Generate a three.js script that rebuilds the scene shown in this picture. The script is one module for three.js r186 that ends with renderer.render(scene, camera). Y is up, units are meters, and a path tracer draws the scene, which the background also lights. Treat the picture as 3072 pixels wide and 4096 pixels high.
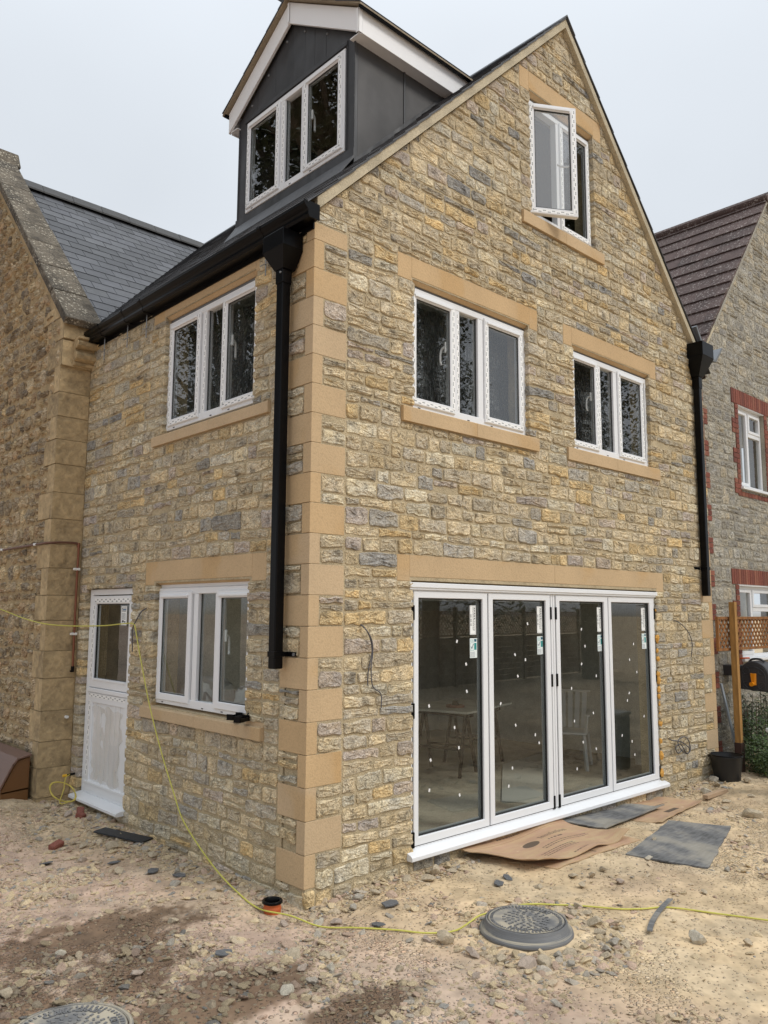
import * as THREE from 'three';
import { mergeGeometries, mergeVertices, toCreasedNormals } from 'three/addons/utils/BufferGeometryUtils.js';
import { RoundedBoxGeometry } from 'three/addons/geometries/RoundedBoxGeometry.js';
import { TextGeometry } from 'three/addons/geometries/TextGeometry.js';
import { FontLoader } from 'three/addons/loaders/FontLoader.js';

// ---------------------------------------------------------------- camera, sky, sun, exposure
const scene = new THREE.Scene();
const camera = new THREE.PerspectiveCamera(65.113, 3 / 4, 0.05, 900);
camera.position.set(-3.5722, 1.9027, 4.5965);
camera.rotation.order = 'YXZ';
camera.rotation.set(0.12424, -0.75339, 0.005155);
const renderer = new THREE.WebGLRenderer({ antialias: true });
renderer.toneMapping = THREE.LinearToneMapping;
renderer.toneMappingExposure = 1.15;
renderer.shadowMap.enabled = true;

// random numbers and noise
function rng(seed) { let a = seed >>> 0; return () => { a = (a + 0x6D2B79F5) >>> 0; let t = a; t = Math.imul(t ^ (t >>> 15), t | 1); t ^= t + Math.imul(t ^ (t >>> 7), t | 61); return ((t ^ (t >>> 14)) >>> 0) / 4294967296; }; }
const hash = (x, y, s) => { let h = Math.imul(x, 374761393) + Math.imul(y, 668265263) + Math.imul(s, 1274126177); h = Math.imul(h ^ (h >>> 13), 1274126177); return ((h ^ (h >>> 16)) >>> 0) / 4294967296; };
const sm = (t) => t * t * (3 - 2 * t);
function vnoise(x, y, s, P = 0) {
  let xi = Math.floor(x), yi = Math.floor(y); const fx = sm(x - xi), fy = sm(y - yi);
  let x1 = xi + 1, y1 = yi + 1;
  if (P) { xi = ((xi % P) + P) % P; yi = ((yi % P) + P) % P; x1 = ((x1 % P) + P) % P; y1 = ((y1 % P) + P) % P; }
  const a = hash(xi, yi, s), b = hash(x1, yi, s), c = hash(xi, y1, s), d = hash(x1, y1, s);
  return a + (b - a) * fx + (c - a) * fy + (a - b - c + d) * fx * fy;
}
function fbm(x, y, s, o = 4, g = 0.5) { let v = 0, a = 1, t = 0; for (let i = 0; i < o; i++) { v += a * vnoise(x, y, s + i); t += a; a *= g; x *= 2; y *= 2; } return v / t; }
const clamp = (v, a = 0, b = 1) => Math.min(b, Math.max(a, v));
const smooth = (a, b, v) => sm(clamp((v - a) / (b - a)));
const mix = (a, b, t) => a + (b - a) * t;
const s2l = (c) => { c /= 255; return c <= 0.04045 ? c / 12.92 : Math.pow((c + 0.055) / 1.055, 2.4); };
const l2s = (c) => 255 * (c <= 0.0031308 ? c * 12.92 : 1.055 * Math.pow(c, 1 / 2.4) - 0.055);
const L = (r, g, b, k = 1) => [s2l(r) * k, s2l(g) * k, s2l(b) * k];

// sky: an even overcast, brighter towards the zenith as overcast skies are
{
  const W = 512, H = 256, d = new Float32Array(W * H * 4);
  for (let j = 0; j < H; j++) for (let i = 0; i < W; i++) {
    const v = (j + 0.5) / H, el = (v - 0.5) * Math.PI, se = Math.sin(el), az = (i / W) * Math.PI * 2;
    const cx = Math.cos(az) * Math.cos(el), cz = Math.sin(az) * Math.cos(el);
    let k = el > 0 ? 0.64 + 1.3 * Math.pow(se, 5) : 0.36;
    if (el > 0) {
      const q = 1 / (se + 0.35);
      const n = fbm(cx * q * 1.6 + 9, cz * q * 1.6 + 4, 77, 5), n2 = fbm(cx * q * 0.6 + 3, cz * q * 0.6 + 8, 31, 3);
      k *= 0.77 + 0.30 * n + 0.14 * n2;
    }
    const o = (j * W + i) * 4, b = el > 0 ? 1 : 0;
    d[o] = k * mix(0.92, 0.92, b); d[o + 1] = k * mix(0.80, 0.985, b); d[o + 2] = k * mix(0.62, 1.065, b); d[o + 3] = 1;
  }
  const t = new THREE.DataTexture(d, W, H, THREE.RGBAFormat, THREE.FloatType);
  t.mapping = THREE.EquirectangularReflectionMapping; t.magFilter = THREE.LinearFilter; t.minFilter = THREE.LinearFilter; t.needsUpdate = true;
  scene.background = t; scene.environment = t; scene.environmentIntensity = 1;
}
const sun = new THREE.DirectionalLight(new THREE.Color(1, 0.96, 0.90), 1.5);
sun.position.set(9, 24, 19); sun.target.position.set(1, 2, -1);
sun.castShadow = true; sun.shadow.radius = 34; sun.shadow.mapSize.set(2048, 2048);
Object.assign(sun.shadow.camera, { left: -16, right: 16, top: 16, bottom: -16, near: 1, far: 80 });
scene.add(sun, sun.target);

// ---------------------------------------------------------------- textures
const V3 = THREE.Vector3;
function field(N, f, oct, seed, g = 0.5, fy = f) {
  const a = new Float32Array(N * N); let amp = 1, tot = 0;
  for (let o = 0; o < oct; o++) {
    const px = f << o, py = fy << o; tot += amp;
    for (let j = 0; j < N; j++) {
      const y = j / N * py, yi = Math.floor(y), ty = sm(y - yi), y1 = (yi + 1) % py; let last = -1, A, B, Cc, D;
      for (let i = 0; i < N; i++) {
        const x = i / N * px, xi = Math.floor(x);
        if (xi !== last) { last = xi; const x1 = (xi + 1) % px; A = hash(xi, yi, seed + o); B = hash(x1, yi, seed + o); Cc = hash(xi, y1, seed + o); D = hash(x1, y1, seed + o); }
        const tx = sm(x - xi); a[j * N + i] += amp * (A + (B - A) * tx + (Cc - A) * ty + (A - B - Cc + D) * tx * ty);
      }
    }
    amp *= g;
  }
  for (let i = 0; i < a.length; i++) a[i] /= tot;
  return a;
}
function worley(N, n, seed) { // nearest-point distance, border distance and a random id per cell, in cells
  const F = new Float32Array(N * N), E = new Float32Array(N * N), I = new Float32Array(N * N);
  const px = new Float32Array(n * n), py = new Float32Array(n * n);
  for (let j = 0; j < n; j++) for (let i = 0; i < n; i++) { px[j * n + i] = hash(i, j, seed); py[j * n + i] = hash(i, j, seed + 7); }
  for (let y = 0; y < N; y++) for (let x = 0; x < N; x++) {
    const gx = x / N * n, gy = y / N * n, ci = Math.floor(gx), cj = Math.floor(gy); let f1 = 9, f2 = 9, id = 0;
    for (let b = -1; b <= 1; b++) for (let a = -1; a <= 1; a++) {
      const ii = (ci + a + n) % n, jj = (cj + b + n) % n, k = jj * n + ii;
      const dx = ci + a + px[k] - gx, dy = cj + b + py[k] - gy, q = dx * dx + dy * dy;
      if (q < f1) { f2 = f1; f1 = q; id = k; } else if (q < f2) f2 = q;
    }
    const o = y * N + x; F[o] = Math.sqrt(f1); E[o] = Math.sqrt(f2) - F[o]; I[o] = hash(id, 5, seed);
  }
  return { F, E, I };
}
function dtex(N, M, fn, size, colour) {
  const d = new Uint8Array(N * M * 4);
  for (let i = 0; i < N * M; i++) {
    const c = fn(i);
    if (colour) { d[i * 4] = clamp(l2s(c[0]), 0, 255); d[i * 4 + 1] = clamp(l2s(c[1]), 0, 255); d[i * 4 + 2] = clamp(l2s(c[2]), 0, 255); }
    else d[i * 4] = d[i * 4 + 1] = d[i * 4 + 2] = clamp(c, 0, 1) * 255;
    d[i * 4 + 3] = 255;
  }
  const t = new THREE.DataTexture(d, N, M, THREE.RGBAFormat); t.wrapS = t.wrapT = THREE.RepeatWrapping;
  t.magFilter = THREE.LinearFilter; t.minFilter = THREE.LinearMipmapLinearFilter; t.generateMipmaps = true; t.anisotropy = 8;
  if (colour) t.colorSpace = THREE.SRGBColorSpace;
  t.repeat.set(1 / size, 1 / size); t.needsUpdate = true; return t;
}
const std = (o) => { if (Array.isArray(o.color)) o.color = new THREE.Color().setRGB(...o.color); return new THREE.MeshStandardMaterial(Object.assign({ roughness: 0.9 }, o)); };
const M = {};
// rough hewn stone: crusty pale flecks, dark pits, ironstone stains
{
  const N = 1024, a = field(N, 5, 5, 11, 0.6), b = field(N, 18, 5, 23, 0.66), c = field(N, 90, 3, 37, 0.65), w = worley(N, 34, 5), e = field(N, 9, 4, 57, 0.6, 22);
  const colour = (i) => {
    const n = a[i] - 0.5, m = b[i] - 0.5, f = c[i] - 0.5;
    let v = 0.70 + 0.26 * n + 0.50 * m + 0.55 * f;
    const crust = smooth(0.53, 0.62, e[i]) * smooth(0.46, 0.6, c[i]); v = mix(v, 0.98, 0.5 * crust);
    const pit = smooth(0.40, 0.32, b[i]) * 0.26 + smooth(0.12, 0.04, w.E[i]) * 0.10; v *= 1 - pit;
    const iron = smooth(0.54, 0.68, a[i]) * 0.32; const grey = smooth(0.49, 0.36, a[i]) * 0.27;
    return [v * (1 + 0.05 * iron - 0.17 * grey), v * (1 - 0.06 * iron - 0.09 * grey), v * (1 - 0.30 * iron + 0.12 * grey)];
  };
  const h = (i) => clamp(0.36 * a[i] + 0.42 * b[i] + 0.34 * c[i] - smooth(0.14, 0.03, w.E[i]) * 0.08);
  M.stone = std({ map: dtex(N, N, colour, 0.9, true), bumpMap: dtex(N, N, h, 0.9), bumpScale: 0.026, vertexColors: true, roughness: 0.95 });
  M.rubble = std({ map: M.stone.map, bumpMap: M.stone.bumpMap, bumpScale: 0.05, vertexColors: true, roughness: 0.97 });
}
{ // sandy mortar
  const N = 512, a = field(N, 4, 5, 3), c = field(N, 90, 2, 9, 0.7);
  const mp = dtex(N, N, (i) => { const v = 0.62 + 0.34 * (a[i] - 0.5) + 0.36 * (c[i] - 0.5); return [v, v * 0.985, v * 0.95]; }, 0.6, true);
  const bp = dtex(N, N, (i) => 0.5 * a[i] + 0.5 * c[i], 0.6);
  M.mortar = std({ map: mp, bumpMap: bp, bumpScale: 0.012, color: L(194, 178, 147, 1.38) });
  M.oldMortar = std({ map: mp, bumpMap: bp, bumpScale: 0.03, color: L(201, 178, 140, 1.5) });
  M.greyMortar = std({ map: mp, bumpMap: bp, bumpScale: 0.03, color: L(190, 184, 170, 1.3) });
  M.footing = std({ map: mp, bumpMap: bp, bumpScale: 0.05, color: L(166, 144, 108, 0.9) });
  M.plaster = std({ map: mp, color: L(224, 226, 222, 1.25) });
  M.concrete = std({ map: mp, bumpMap: bp, bumpScale: 0.004, color: L(200, 190, 172, 0.98) });
}
{ // sawn sandstone dressings
  const N = 512, a = field(N, 3, 5, 41), c = field(N, 110, 2, 19, 0.7), e = field(N, 2, 4, 83, 0.6);
  const mp = dtex(N, N, (i) => { const v = 0.79 + 0.17 * (a[i] - 0.5) + 0.26 * (c[i] - 0.5) - smooth(0.66, 0.72, c[i]) * 0.12, s = smooth(0.50, 0.68, e[i]) * 0.16; return [v, v * (1 - 0.35 * s), v * (1 - s)]; }, 1.1, true);
  const bp = dtex(N, N, (i) => 0.4 * a[i] + 0.6 * c[i], 1.1);
  M.ashlar = std({ map: mp, bumpMap: bp, bumpScale: 0.0025, color: L(205, 177, 138, 1.15), roughness: 0.92 });
  M.ashlarWarm = std({ map: mp, bumpMap: bp, bumpScale: 0.0025, color: L(206, 175, 132, 1.14), roughness: 0.92 });
  M.ashlarPale = std({ map: mp, bumpMap: bp, bumpScale: 0.0025, color: L(206, 180, 144, 1.13), roughness: 0.92 });
}
{ // weathered old blocks and lichen-spotted coping
  const N = 1024, a = field(N, 4, 6, 91, 0.6), b = field(N, 26, 4, 17, 0.6), w = worley(N, 26, 63), w2 = worley(N, 60, 29), z = field(N, 2, 3, 7);
  const bp = dtex(N, N, (i) => 0.5 * a[i] + 0.5 * b[i], 1.2);
  M.oldBlock = std({
    map: dtex(N, N, (i) => { let v = 0.55 + 0.5 * (a[i] - 0.5) + 0.45 * (b[i] - 0.5); const l = smooth(0.2, 0.14, w.F[i]) * (w.I[i] > 0.82 ? 0.4 : 0); v = mix(v, 0.8, l); return [v, v * 0.98, v * 0.94]; }, 1.2, true),
    bumpMap: bp, bumpScale: 0.02, color: L(206, 182, 142, 1.2)
  });
  const lich = (i) => (w.I[i] > 0.72 ? smooth(0.34, 0.24, w.F[i] - 0.25 * (b[i] - 0.5)) : 0) * smooth(0.47, 0.58, z[i]) + (w2.I[i] > 0.62 ? smooth(0.32, 0.22, w2.F[i]) * 0.7 : 0) * smooth(0.40, 0.56, z[i]);
  M.coping = std({ map: dtex(N, N, (i) => { const v = 0.15 + 0.26 * (a[i] - 0.5) + 0.2 * (b[i] - 0.5), l = clamp(lich(i)) * 0.7; return [mix(v * 0.62, 0.5, l), mix(v * 0.51, 0.45, l), mix(v * 0.37, 0.35, l)]; }, 1.0, true), bumpMap: bp, bumpScale: 0.02, roughness: 0.97 });
  const moss = (i) => (w.I[i] > 0.62 ? smooth(0.26, 0.17, w.F[i] - 0.2 * (b[i] - 0.5)) : 0) * smooth(0.44, 0.58, z[i]) + (w2.I[i] > 0.7 ? smooth(0.27, 0.18, w2.F[i]) : 0) * smooth(0.36, 0.58, z[i]);
  M.roofTile = std({ map: dtex(N, N, (i) => { const v = 0.066 + 0.06 * (a[i] - 0.5) + 0.03 * (b[i] - 0.5), l = clamp(moss(i)) * 0.55; return [mix(v * 1.3, 0.45, l), mix(v * 0.82, 0.40, l), mix(v * 0.7, 0.36, l)]; }, 1.5, true), bumpMap: bp, bumpScale: 0.003, roughness: 0.85, vertexColors: true });
}
{ // slate, lead
  const N = 512, a = field(N, 3, 5, 71, 0.55), b = field(N, 10, 5, 13, 0.6, 60);
  const bp = dtex(N, N, (i) => 0.5 * a[i] + 0.5 * b[i], 0.8);
  M.slate = std({ map: dtex(N, N, (i) => { const v = 0.62 + 0.42 * (a[i] - 0.5) + 0.3 * (b[i] - 0.5); return [v, v * 1.01, v * 1.03]; }, 0.8, true), bumpMap: bp, bumpScale: 0.004, roughness: 0.62, vertexColors: true });
  const e = field(N, 2, 4, 101, 0.6), f = field(N, 5, 3, 55, 0.5, 2);
  M.lead = std({ map: dtex(N, N, (i) => { const v = 0.042 + 0.055 * (e[i] - 0.5) + 0.025 * (a[i] - 0.5); return [v, v * 1.01, v * 1.06]; }, 1.4, true), bumpMap: dtex(N, N, (i) => 0.7 * f[i] + 0.3 * e[i], 1.4), bumpScale: 0.06, roughness: 0.5 });
  M.leadPale = std({ map: dtex(N, N, (i) => { const v = 0.05 + 0.10 * (e[i] - 0.5) + 0.05 * (a[i] - 0.5); return [v * 1.06, v, v * 0.97]; }, 1.4, true), bumpMap: M.lead.bumpMap, bumpScale: 0.018, roughness: 0.6 });
  M.leadGrey = std({ color: [0.17, 0.18, 0.19], bumpMap: M.lead.bumpMap, bumpScale: 0.01, roughness: 0.55, metalness: 0.2 });
  M.rubber = std({ map: dtex(N, N, (i) => { const v = 0.17 + 0.12 * (e[i] - 0.5) + 0.24 * (a[i] - 0.5) + 0.16 * (b[i] - 0.5), d = smooth(0.44, 0.62, a[i] * 0.6 + e[i] * 0.4) * 0.5; return [mix(v, 0.36, d), mix(v, 0.32, d), mix(v * 0.99, 0.24, d)]; }, 0.9, true), bumpMap: bp, bumpScale: 0.004, roughness: 0.9 });
  M.cast = std({ map: dtex(N, N, (i) => { const v = 0.18 + 0.16 * (e[i] - 0.5) + 0.16 * (a[i] - 0.5), d = smooth(0.40, 0.60, a[i] * 0.5 + e[i] * 0.5) * 0.8; return [mix(v, 0.46, d), mix(v, 0.40, d), mix(v, 0.29, d)]; }, 0.5, true), bumpMap: bp, bumpScale: 0.004, roughness: 0.88 });
  M.castDark = std({ map: dtex(N, N, (i) => { const v = 0.15 + 0.1 * (e[i] - 0.5) + 0.08 * (a[i] - 0.5), d = smooth(0.5, 0.66, a[i]) * 0.35; return [mix(v, 0.32, d), mix(v, 0.28, d), mix(v, 0.21, d)]; }, 0.4, true), bumpMap: bp, bumpScale: 0.004, roughness: 0.75 });
}
{ // timber
  const N = 512, a = field(N, 30, 3, 61, 0.6, 3), b = field(N, 8, 4, 15, 0.6, 2);
  const mp = dtex(N, N, (i) => { const v = 0.66 + 0.45 * (a[i] - 0.5) + 0.35 * (b[i] - 0.5); return [v, v * 0.97, v * 0.9]; }, 0.5, true);
  const bp = dtex(N, N, (i) => a[i], 0.5);
  M.post = std({ map: mp, bumpMap: bp, bumpScale: 0.003, color: L(196, 150, 88, 1.0) });
  M.trellis = std({ map: mp, bumpMap: bp, bumpScale: 0.003, color: L(170, 118, 70, 1.0) });
  M.fence = std({ map: mp, bumpMap: bp, bumpScale: 0.004, color: L(132, 98, 66, 1.0) });
  M.darkWood = std({ map: mp, color: L(70, 50, 36, 1.0) });
  const c = field(N, 3, 4, 33, 0.6), g = field(N, 60, 2, 43, 0.6);
  M.card = std({ map: dtex(N, N, (i) => { const v = 0.74 + 0.2 * (c[i] - 0.5) + 0.12 * (g[i] - 0.5), s = smooth(0.5, 0.66, c[i]) * 0.18; return [v, v * (1 - s * 0.4), v * (1 - s)]; }, 0.9, true), color: L(204, 174, 142, 0.98), roughness: 0.95 });
  M.brick = std({ map: dtex(N, N, (i) => { const v = 0.7 + 0.3 * (c[i] - 0.5) + 0.3 * (g[i] - 0.5); return [v, v, v]; }, 0.4, true), bumpMap: dtex(N, N, (i) => g[i], 0.4), bumpScale: 0.006, vertexColors: true });
  M.plastering = null;
}
M.upvc = new THREE.MeshPhysicalMaterial({ color: new THREE.Color(0.80, 0.81, 0.82), roughness: 0.32, specularIntensity: 0.8 });
M.fascia = std({ color: [0.82, 0.82, 0.82], roughness: 0.4 });
M.black = new THREE.MeshPhysicalMaterial({ color: new THREE.Color(0.003, 0.003, 0.0035), roughness: 0.28, specularIntensity: 0.3 });
M.gasket = std({ color: [0.012, 0.012, 0.012], roughness: 0.6 });
M.spacer = std({ color: [0.33, 0.34, 0.34], roughness: 0.5, metalness: 0.3 });
M.glass = new THREE.MeshPhysicalMaterial({ color: new THREE.Color(0.93, 0.95, 0.94), transmission: 1, roughness: 0, thickness: 0, ior: 2.05 });
M.doorGlass = new THREE.MeshPhysicalMaterial({ color: new THREE.Color(0.90, 0.94, 0.92), transmission: 1, roughness: 0, thickness: 0, ior: 1.72 });
M.sashGlass = new THREE.MeshPhysicalMaterial({ color: new THREE.Color(0.92, 0.94, 0.94), transmission: 0.82, roughness: 0, thickness: 0, ior: 2.33 });  // open attic sash: pale diffuse share painted in to stand for bright sky reflection
M.dark = std({ color: [0.03, 0.03, 0.032] });
M.film = std({ color: [0.84, 0.83, 0.80], roughness: 0.6 });
M.handle = std({ color: [0.82, 0.82, 0.82], roughness: 0.3 });
M.copper = std({ color: [0.24, 0.095, 0.055], roughness: 0.42, metalness: 0.6 });
M.copperDull = std({ color: [0.17, 0.085, 0.06], roughness: 0.5, metalness: 0.5 });
M.white = std({ color: [0.82, 0.82, 0.80], roughness: 0.5 });
M.verge = std({ map: M.mortar.map, bumpMap: M.mortar.bumpMap, bumpScale: 0.006, color: L(208, 196, 170, 1.25) });
M.undercloak = std({ map: M.mortar.map, color: L(186, 170, 146, 0.95) });
M.steel = std({ color: [0.35, 0.36, 0.37], roughness: 0.4, metalness: 0.7 });
M.zinc = std({ color: [0.42, 0.48, 0.54], roughness: 0.5, metalness: 0.4 });

// ---------------------------------------------------------------- builders
const used = {};
const numbered = (n) => { used[n] = (used[n] || 0) + 1; return used[n] === 1 ? n : `${n}_${String(used[n] - 1).padStart(3, '0')}`; };
function tag(o, label, category, group, kind) { if (label) o.userData.label = label; if (category) o.userData.category = category; if (group) o.userData.group = group; if (kind) o.userData.kind = kind; return o; }
function thing(name, label, category, pos = [0, 0, 0], turn = 0, group) { const g = new THREE.Group(); g.name = numbered(name); g.position.set(...pos); g.rotation.y = turn; tag(g, label, category, group); scene.add(g); return g; }
function norm(g) { // non-indexed geometry with position, normal, uv and maybe color
  let q = g.index ? g.toNonIndexed() : g;
  for (const k of Object.keys(q.attributes)) if (!['position', 'normal', 'uv', 'color'].includes(k)) q.deleteAttribute(k);
  if (!q.attributes.normal) q.computeVertexNormals();
  if (!q.attributes.uv) q.setAttribute('uv', new THREE.BufferAttribute(new Float32Array(q.attributes.position.count * 2), 2));
  return q;
}
function merge(list) { list = list.flat(Infinity).map(norm); if (list.length === 1) return list[0]; const col = list.some((g) => g.attributes.color); if (col) list.forEach((g) => g.attributes.color || paint(g, [1, 1, 1])); return mergeGeometries(list); }
function paint(g, c) { const n = g.attributes.position.count, a = new Float32Array(n * 3); for (let i = 0; i < n; i++) a.set(c, i * 3); g.setAttribute('color', new THREE.BufferAttribute(a, 3)); return g; }
function part(name, geo, mat, parent, shadow = true) { const m = new THREE.Mesh(Array.isArray(geo) ? merge(geo) : geo, mat); m.name = numbered(name); m.castShadow = m.receiveShadow = shadow; (parent || scene).add(m); return m; }
// texture coordinates in metres, taken from the side each face looks to
function uvm(g, ou = 0, ov = 0, rot = 0) {
  const p = g.attributes.position, n = g.attributes.normal, a = new Float32Array(p.count * 2);
  for (let i = 0; i < p.count; i++) {
    const x = p.getX(i), y = p.getY(i), z = p.getZ(i), ax = Math.abs(n.getX(i)), ay = Math.abs(n.getY(i)), az = Math.abs(n.getZ(i));
    let u, v; if (ay > ax && ay > az) { u = x; v = z; } else if (ax > az) { u = z; v = y; } else { u = x; v = y; }
    if (rot) [u, v] = [v, u];
    a[i * 2] = u + ou; a[i * 2 + 1] = v + ov;
  }
  g.setAttribute('uv', new THREE.BufferAttribute(a, 2)); return g;
}
const R0 = rng(4242);
function box(x0, x1, y0, y1, z0, z1, ch = 0, rot = 0) {
  const w = x1 - x0, h = y1 - y0, d = z1 - z0;
  const g = ch ? new RoundedBoxGeometry(w, h, d, 1, Math.min(ch, w / 2.01, h / 2.01, d / 2.01)) : new THREE.BoxGeometry(w, h, d);
  g.translate((x0 + x1) / 2, (y0 + y1) / 2, (z0 + z1) / 2); return uvm(norm(g), R0() * 3, R0() * 3, rot);
}
function cyl(r0, r1, h, seg = 16, open = false) { return new THREE.CylinderGeometry(r0, r1, h, seg, 1, open); }
function rod(a, b, r, seg = 8) { const A = new V3(...a), B = new V3(...b), d = B.clone().sub(A), g = cyl(r, r, d.length(), seg); g.applyQuaternion(new THREE.Quaternion().setFromUnitVectors(new V3(0, 1, 0), d.clone().normalize())); g.translate(...A.add(B).multiplyScalar(0.5).toArray()); return uvm(norm(g)); }
function bar(a, b, w, d, up = [0, 1, 0]) { // rectangular bar from a to b
  const A = new V3(...a), B = new V3(...b), y = B.clone().sub(A), l = y.length(); y.normalize();
  let x = new V3().crossVectors(y, new V3(...up)); if (x.length() < 1e-3) x = new V3(1, 0, 0); x.normalize(); const z = new V3().crossVectors(x, y);
  const g = new THREE.BoxGeometry(w, l, d); uvm(g, R0(), R0()); g.applyMatrix4(new THREE.Matrix4().makeBasis(x, y, z)); g.translate(...A.add(B).multiplyScalar(0.5).toArray()); return norm(g);
}
function tube(pts, r, n = 40, seg = 8, closed = false) { return norm(new THREE.TubeGeometry(new THREE.CatmullRomCurve3(pts.map((p) => new V3(...p)), closed, 'centripetal'), n, r, seg, closed)); }
function extrude(pts, depth, bevel = 0, holes = []) {
  const s = new THREE.Shape(pts.map((p) => new THREE.Vector2(...p))); for (const h of holes) s.holes.push(new THREE.Path(h.map((p) => new THREE.Vector2(...p))));
  const g = new THREE.ExtrudeGeometry(s, { depth, bevelEnabled: bevel > 0, bevelSize: bevel, bevelThickness: bevel, bevelSegments: 1, bevelOffset: -bevel, curveSegments: 8 });
  return uvm(norm(g), R0() * 3, R0() * 3);
}
const rect = (u0, u1, v0, v1) => [[u0, v0], [u1, v0], [u1, v1], [u0, v1]];
function ring(u0, u1, v0, v1, t, w0, w1, bevel = 0.004, tb = t) { const g = extrude(rect(u0, u1, v0, v1), w1 - w0 - 2 * bevel, bevel, [rect(u0 + t, u1 - t, v0 + tb, v1 - t)]); g.translate(0, 0, w0 + bevel); return g; }
// where a point of the place falls in the photograph, to rank pieces by how large they show
const VP = (() => { camera.aspect = 3 / 4; camera.updateProjectionMatrix(); camera.updateMatrixWorld(); return new THREE.Matrix4().multiplyMatrices(camera.projectionMatrix, camera.matrixWorldInverse); })();
function shown(g, mtx) {
  g.computeBoundingBox(); const b = g.boundingBox; let x0 = 9, x1 = -9, y0 = 9, y1 = -9;
  for (let i = 0; i < 8; i++) { const v = new V3(i & 1 ? b.max.x : b.min.x, i & 2 ? b.max.y : b.min.y, i & 4 ? b.max.z : b.min.z); if (mtx) v.applyMatrix4(mtx); v.applyMatrix4(VP); if (v.z > 1) return 0; x0 = Math.min(x0, v.x); x1 = Math.max(x1, v.x); y0 = Math.min(y0, v.y); y1 = Math.max(y1, v.y); }
  const w = Math.min(x1, 1) - Math.max(x0, -1), h = Math.min(y1, 1) - Math.max(y0, -1); return w > 0 && h > 0 ? w * h : 0;
}
// pieces: [{ g, parent }] -> the 300 that show largest singly, the rest as one
function pieces(list, name, mat, rest, restName, limit = 300) {
  list.forEach((p) => { p.a = shown(p.g); }); list.sort((p, q) => q.a - p.a);
  list.slice(0, limit).forEach((p) => part(name, p.g, mat, p.parent));
  const more = list.slice(limit).map((p) => p.g); if (more.length) tag(part(restName, more, mat, rest), null, null, null, 'stuff');
}

// ---------------------------------------------------------------- stone walling
function clipPoly(poly, nx, ny, c) { // keep nx*x + ny*y <= c
  const out = []; for (let i = 0; i < poly.length; i++) {
    const a = poly[i], b = poly[(i + 1) % poly.length], da = nx * a[0] + ny * a[1] - c, db = nx * b[0] + ny * b[1] - c;
    if (da <= 0) out.push(a); if ((da < 0 && db > 0) || (da > 0 && db < 0)) { const t = da / (da - db); out.push([a[0] + (b[0] - a[0]) * t, a[1] + (b[1] - a[1]) * t]); }
  } return out;
}
const polyArea = (p) => { let s = 0; for (let i = 0; i < p.length; i++) { const a = p[i], b = p[(i + 1) % p.length]; s += a[0] * b[1] - b[0] * a[1]; } return s / 2; };
// one hewn stone on the wall plane: outline in (u, v), face standing out along w
function stoneGeo(poly, o, r, colour, back) {
  const n = poly.length; let cu = 0, cv = 0; poly.forEach((p) => { cu += p[0] / n; cv += p[1] / n; });
  let uw = 1e9, ux = -1e9, vw = 1e9, vx = -1e9; poly.forEach((p) => { uw = Math.min(uw, p[0]); ux = Math.max(ux, p[0]); vw = Math.min(vw, p[1]); vx = Math.max(vx, p[1]); });
  const W = ux - uw, H = vx - vw, d = o.d0 + (o.d1 - o.d0) * r(), tu = (r() - 0.5) * o.tilt, tv = (r() - 0.5) * o.tilt;
  const ins = o.inset, rings = [[1, 1, back, 0], [1, 1, d * 0.3 + o.base, 0.25], [1 - 2 * ins / W, 1 - 2 * ins / H, d * 0.85 + o.base, 0.7], [0.66, 0.62, d + o.base, 1], [0.34, 0.30, d + o.base, 1]];
  const V = [], ou = r() * 7, ov = r() * 7, inPl = Math.min(W, H) * 0.10;
  rings.forEach(([ku, kv, w, rough], k) => { const su = clamp(ku, 0.25, 1), sv = clamp(kv, 0.2, 1); for (const p of poly) { const a = p[0] - cu, b = p[1] - cv, q = k > 2 ? inPl : k === 2 ? 0.003 : 0; V.push([cu + a * su + (r() - 0.5) * q, cv + b * sv + (r() - 0.5) * q, w + (k ? (a / W * tu + b / H * tv) * d + (r() - 0.5) * o.rough * rough : 0)]); } });
  V.push([cu, cv, d + o.base + (r() - 0.5) * o.rough]);
  const pos = [], uv = [], T = (a, b, c) => { for (const i of [a, b, c]) { const q = V[i]; pos.push(q[0], q[1], q[2]); uv.push(q[0] + q[2] * 0.6 + ou, q[1] + q[2] * 0.6 + ov); } };
  for (let k = 0; k < 4; k++) for (let i = 0; i < n; i++) { const a = k * n + i, b = k * n + (i + 1) % n, c = a + n, e = b + n; if ((i + k) % 2) { T(a, b, e); T(a, e, c); } else { T(a, b, c); T(b, e, c); } }
  for (let i = 0; i < n; i++) T(4 * n + i, 4 * n + (i + 1) % n, 5 * n);
  const g = new THREE.BufferGeometry(); g.setAttribute('position', new THREE.Float32BufferAttribute(pos, 3)); g.setAttribute('uv', new THREE.Float32BufferAttribute(uv, 2));
  g.computeVertexNormals(); return paint(g, colour);
}
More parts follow.
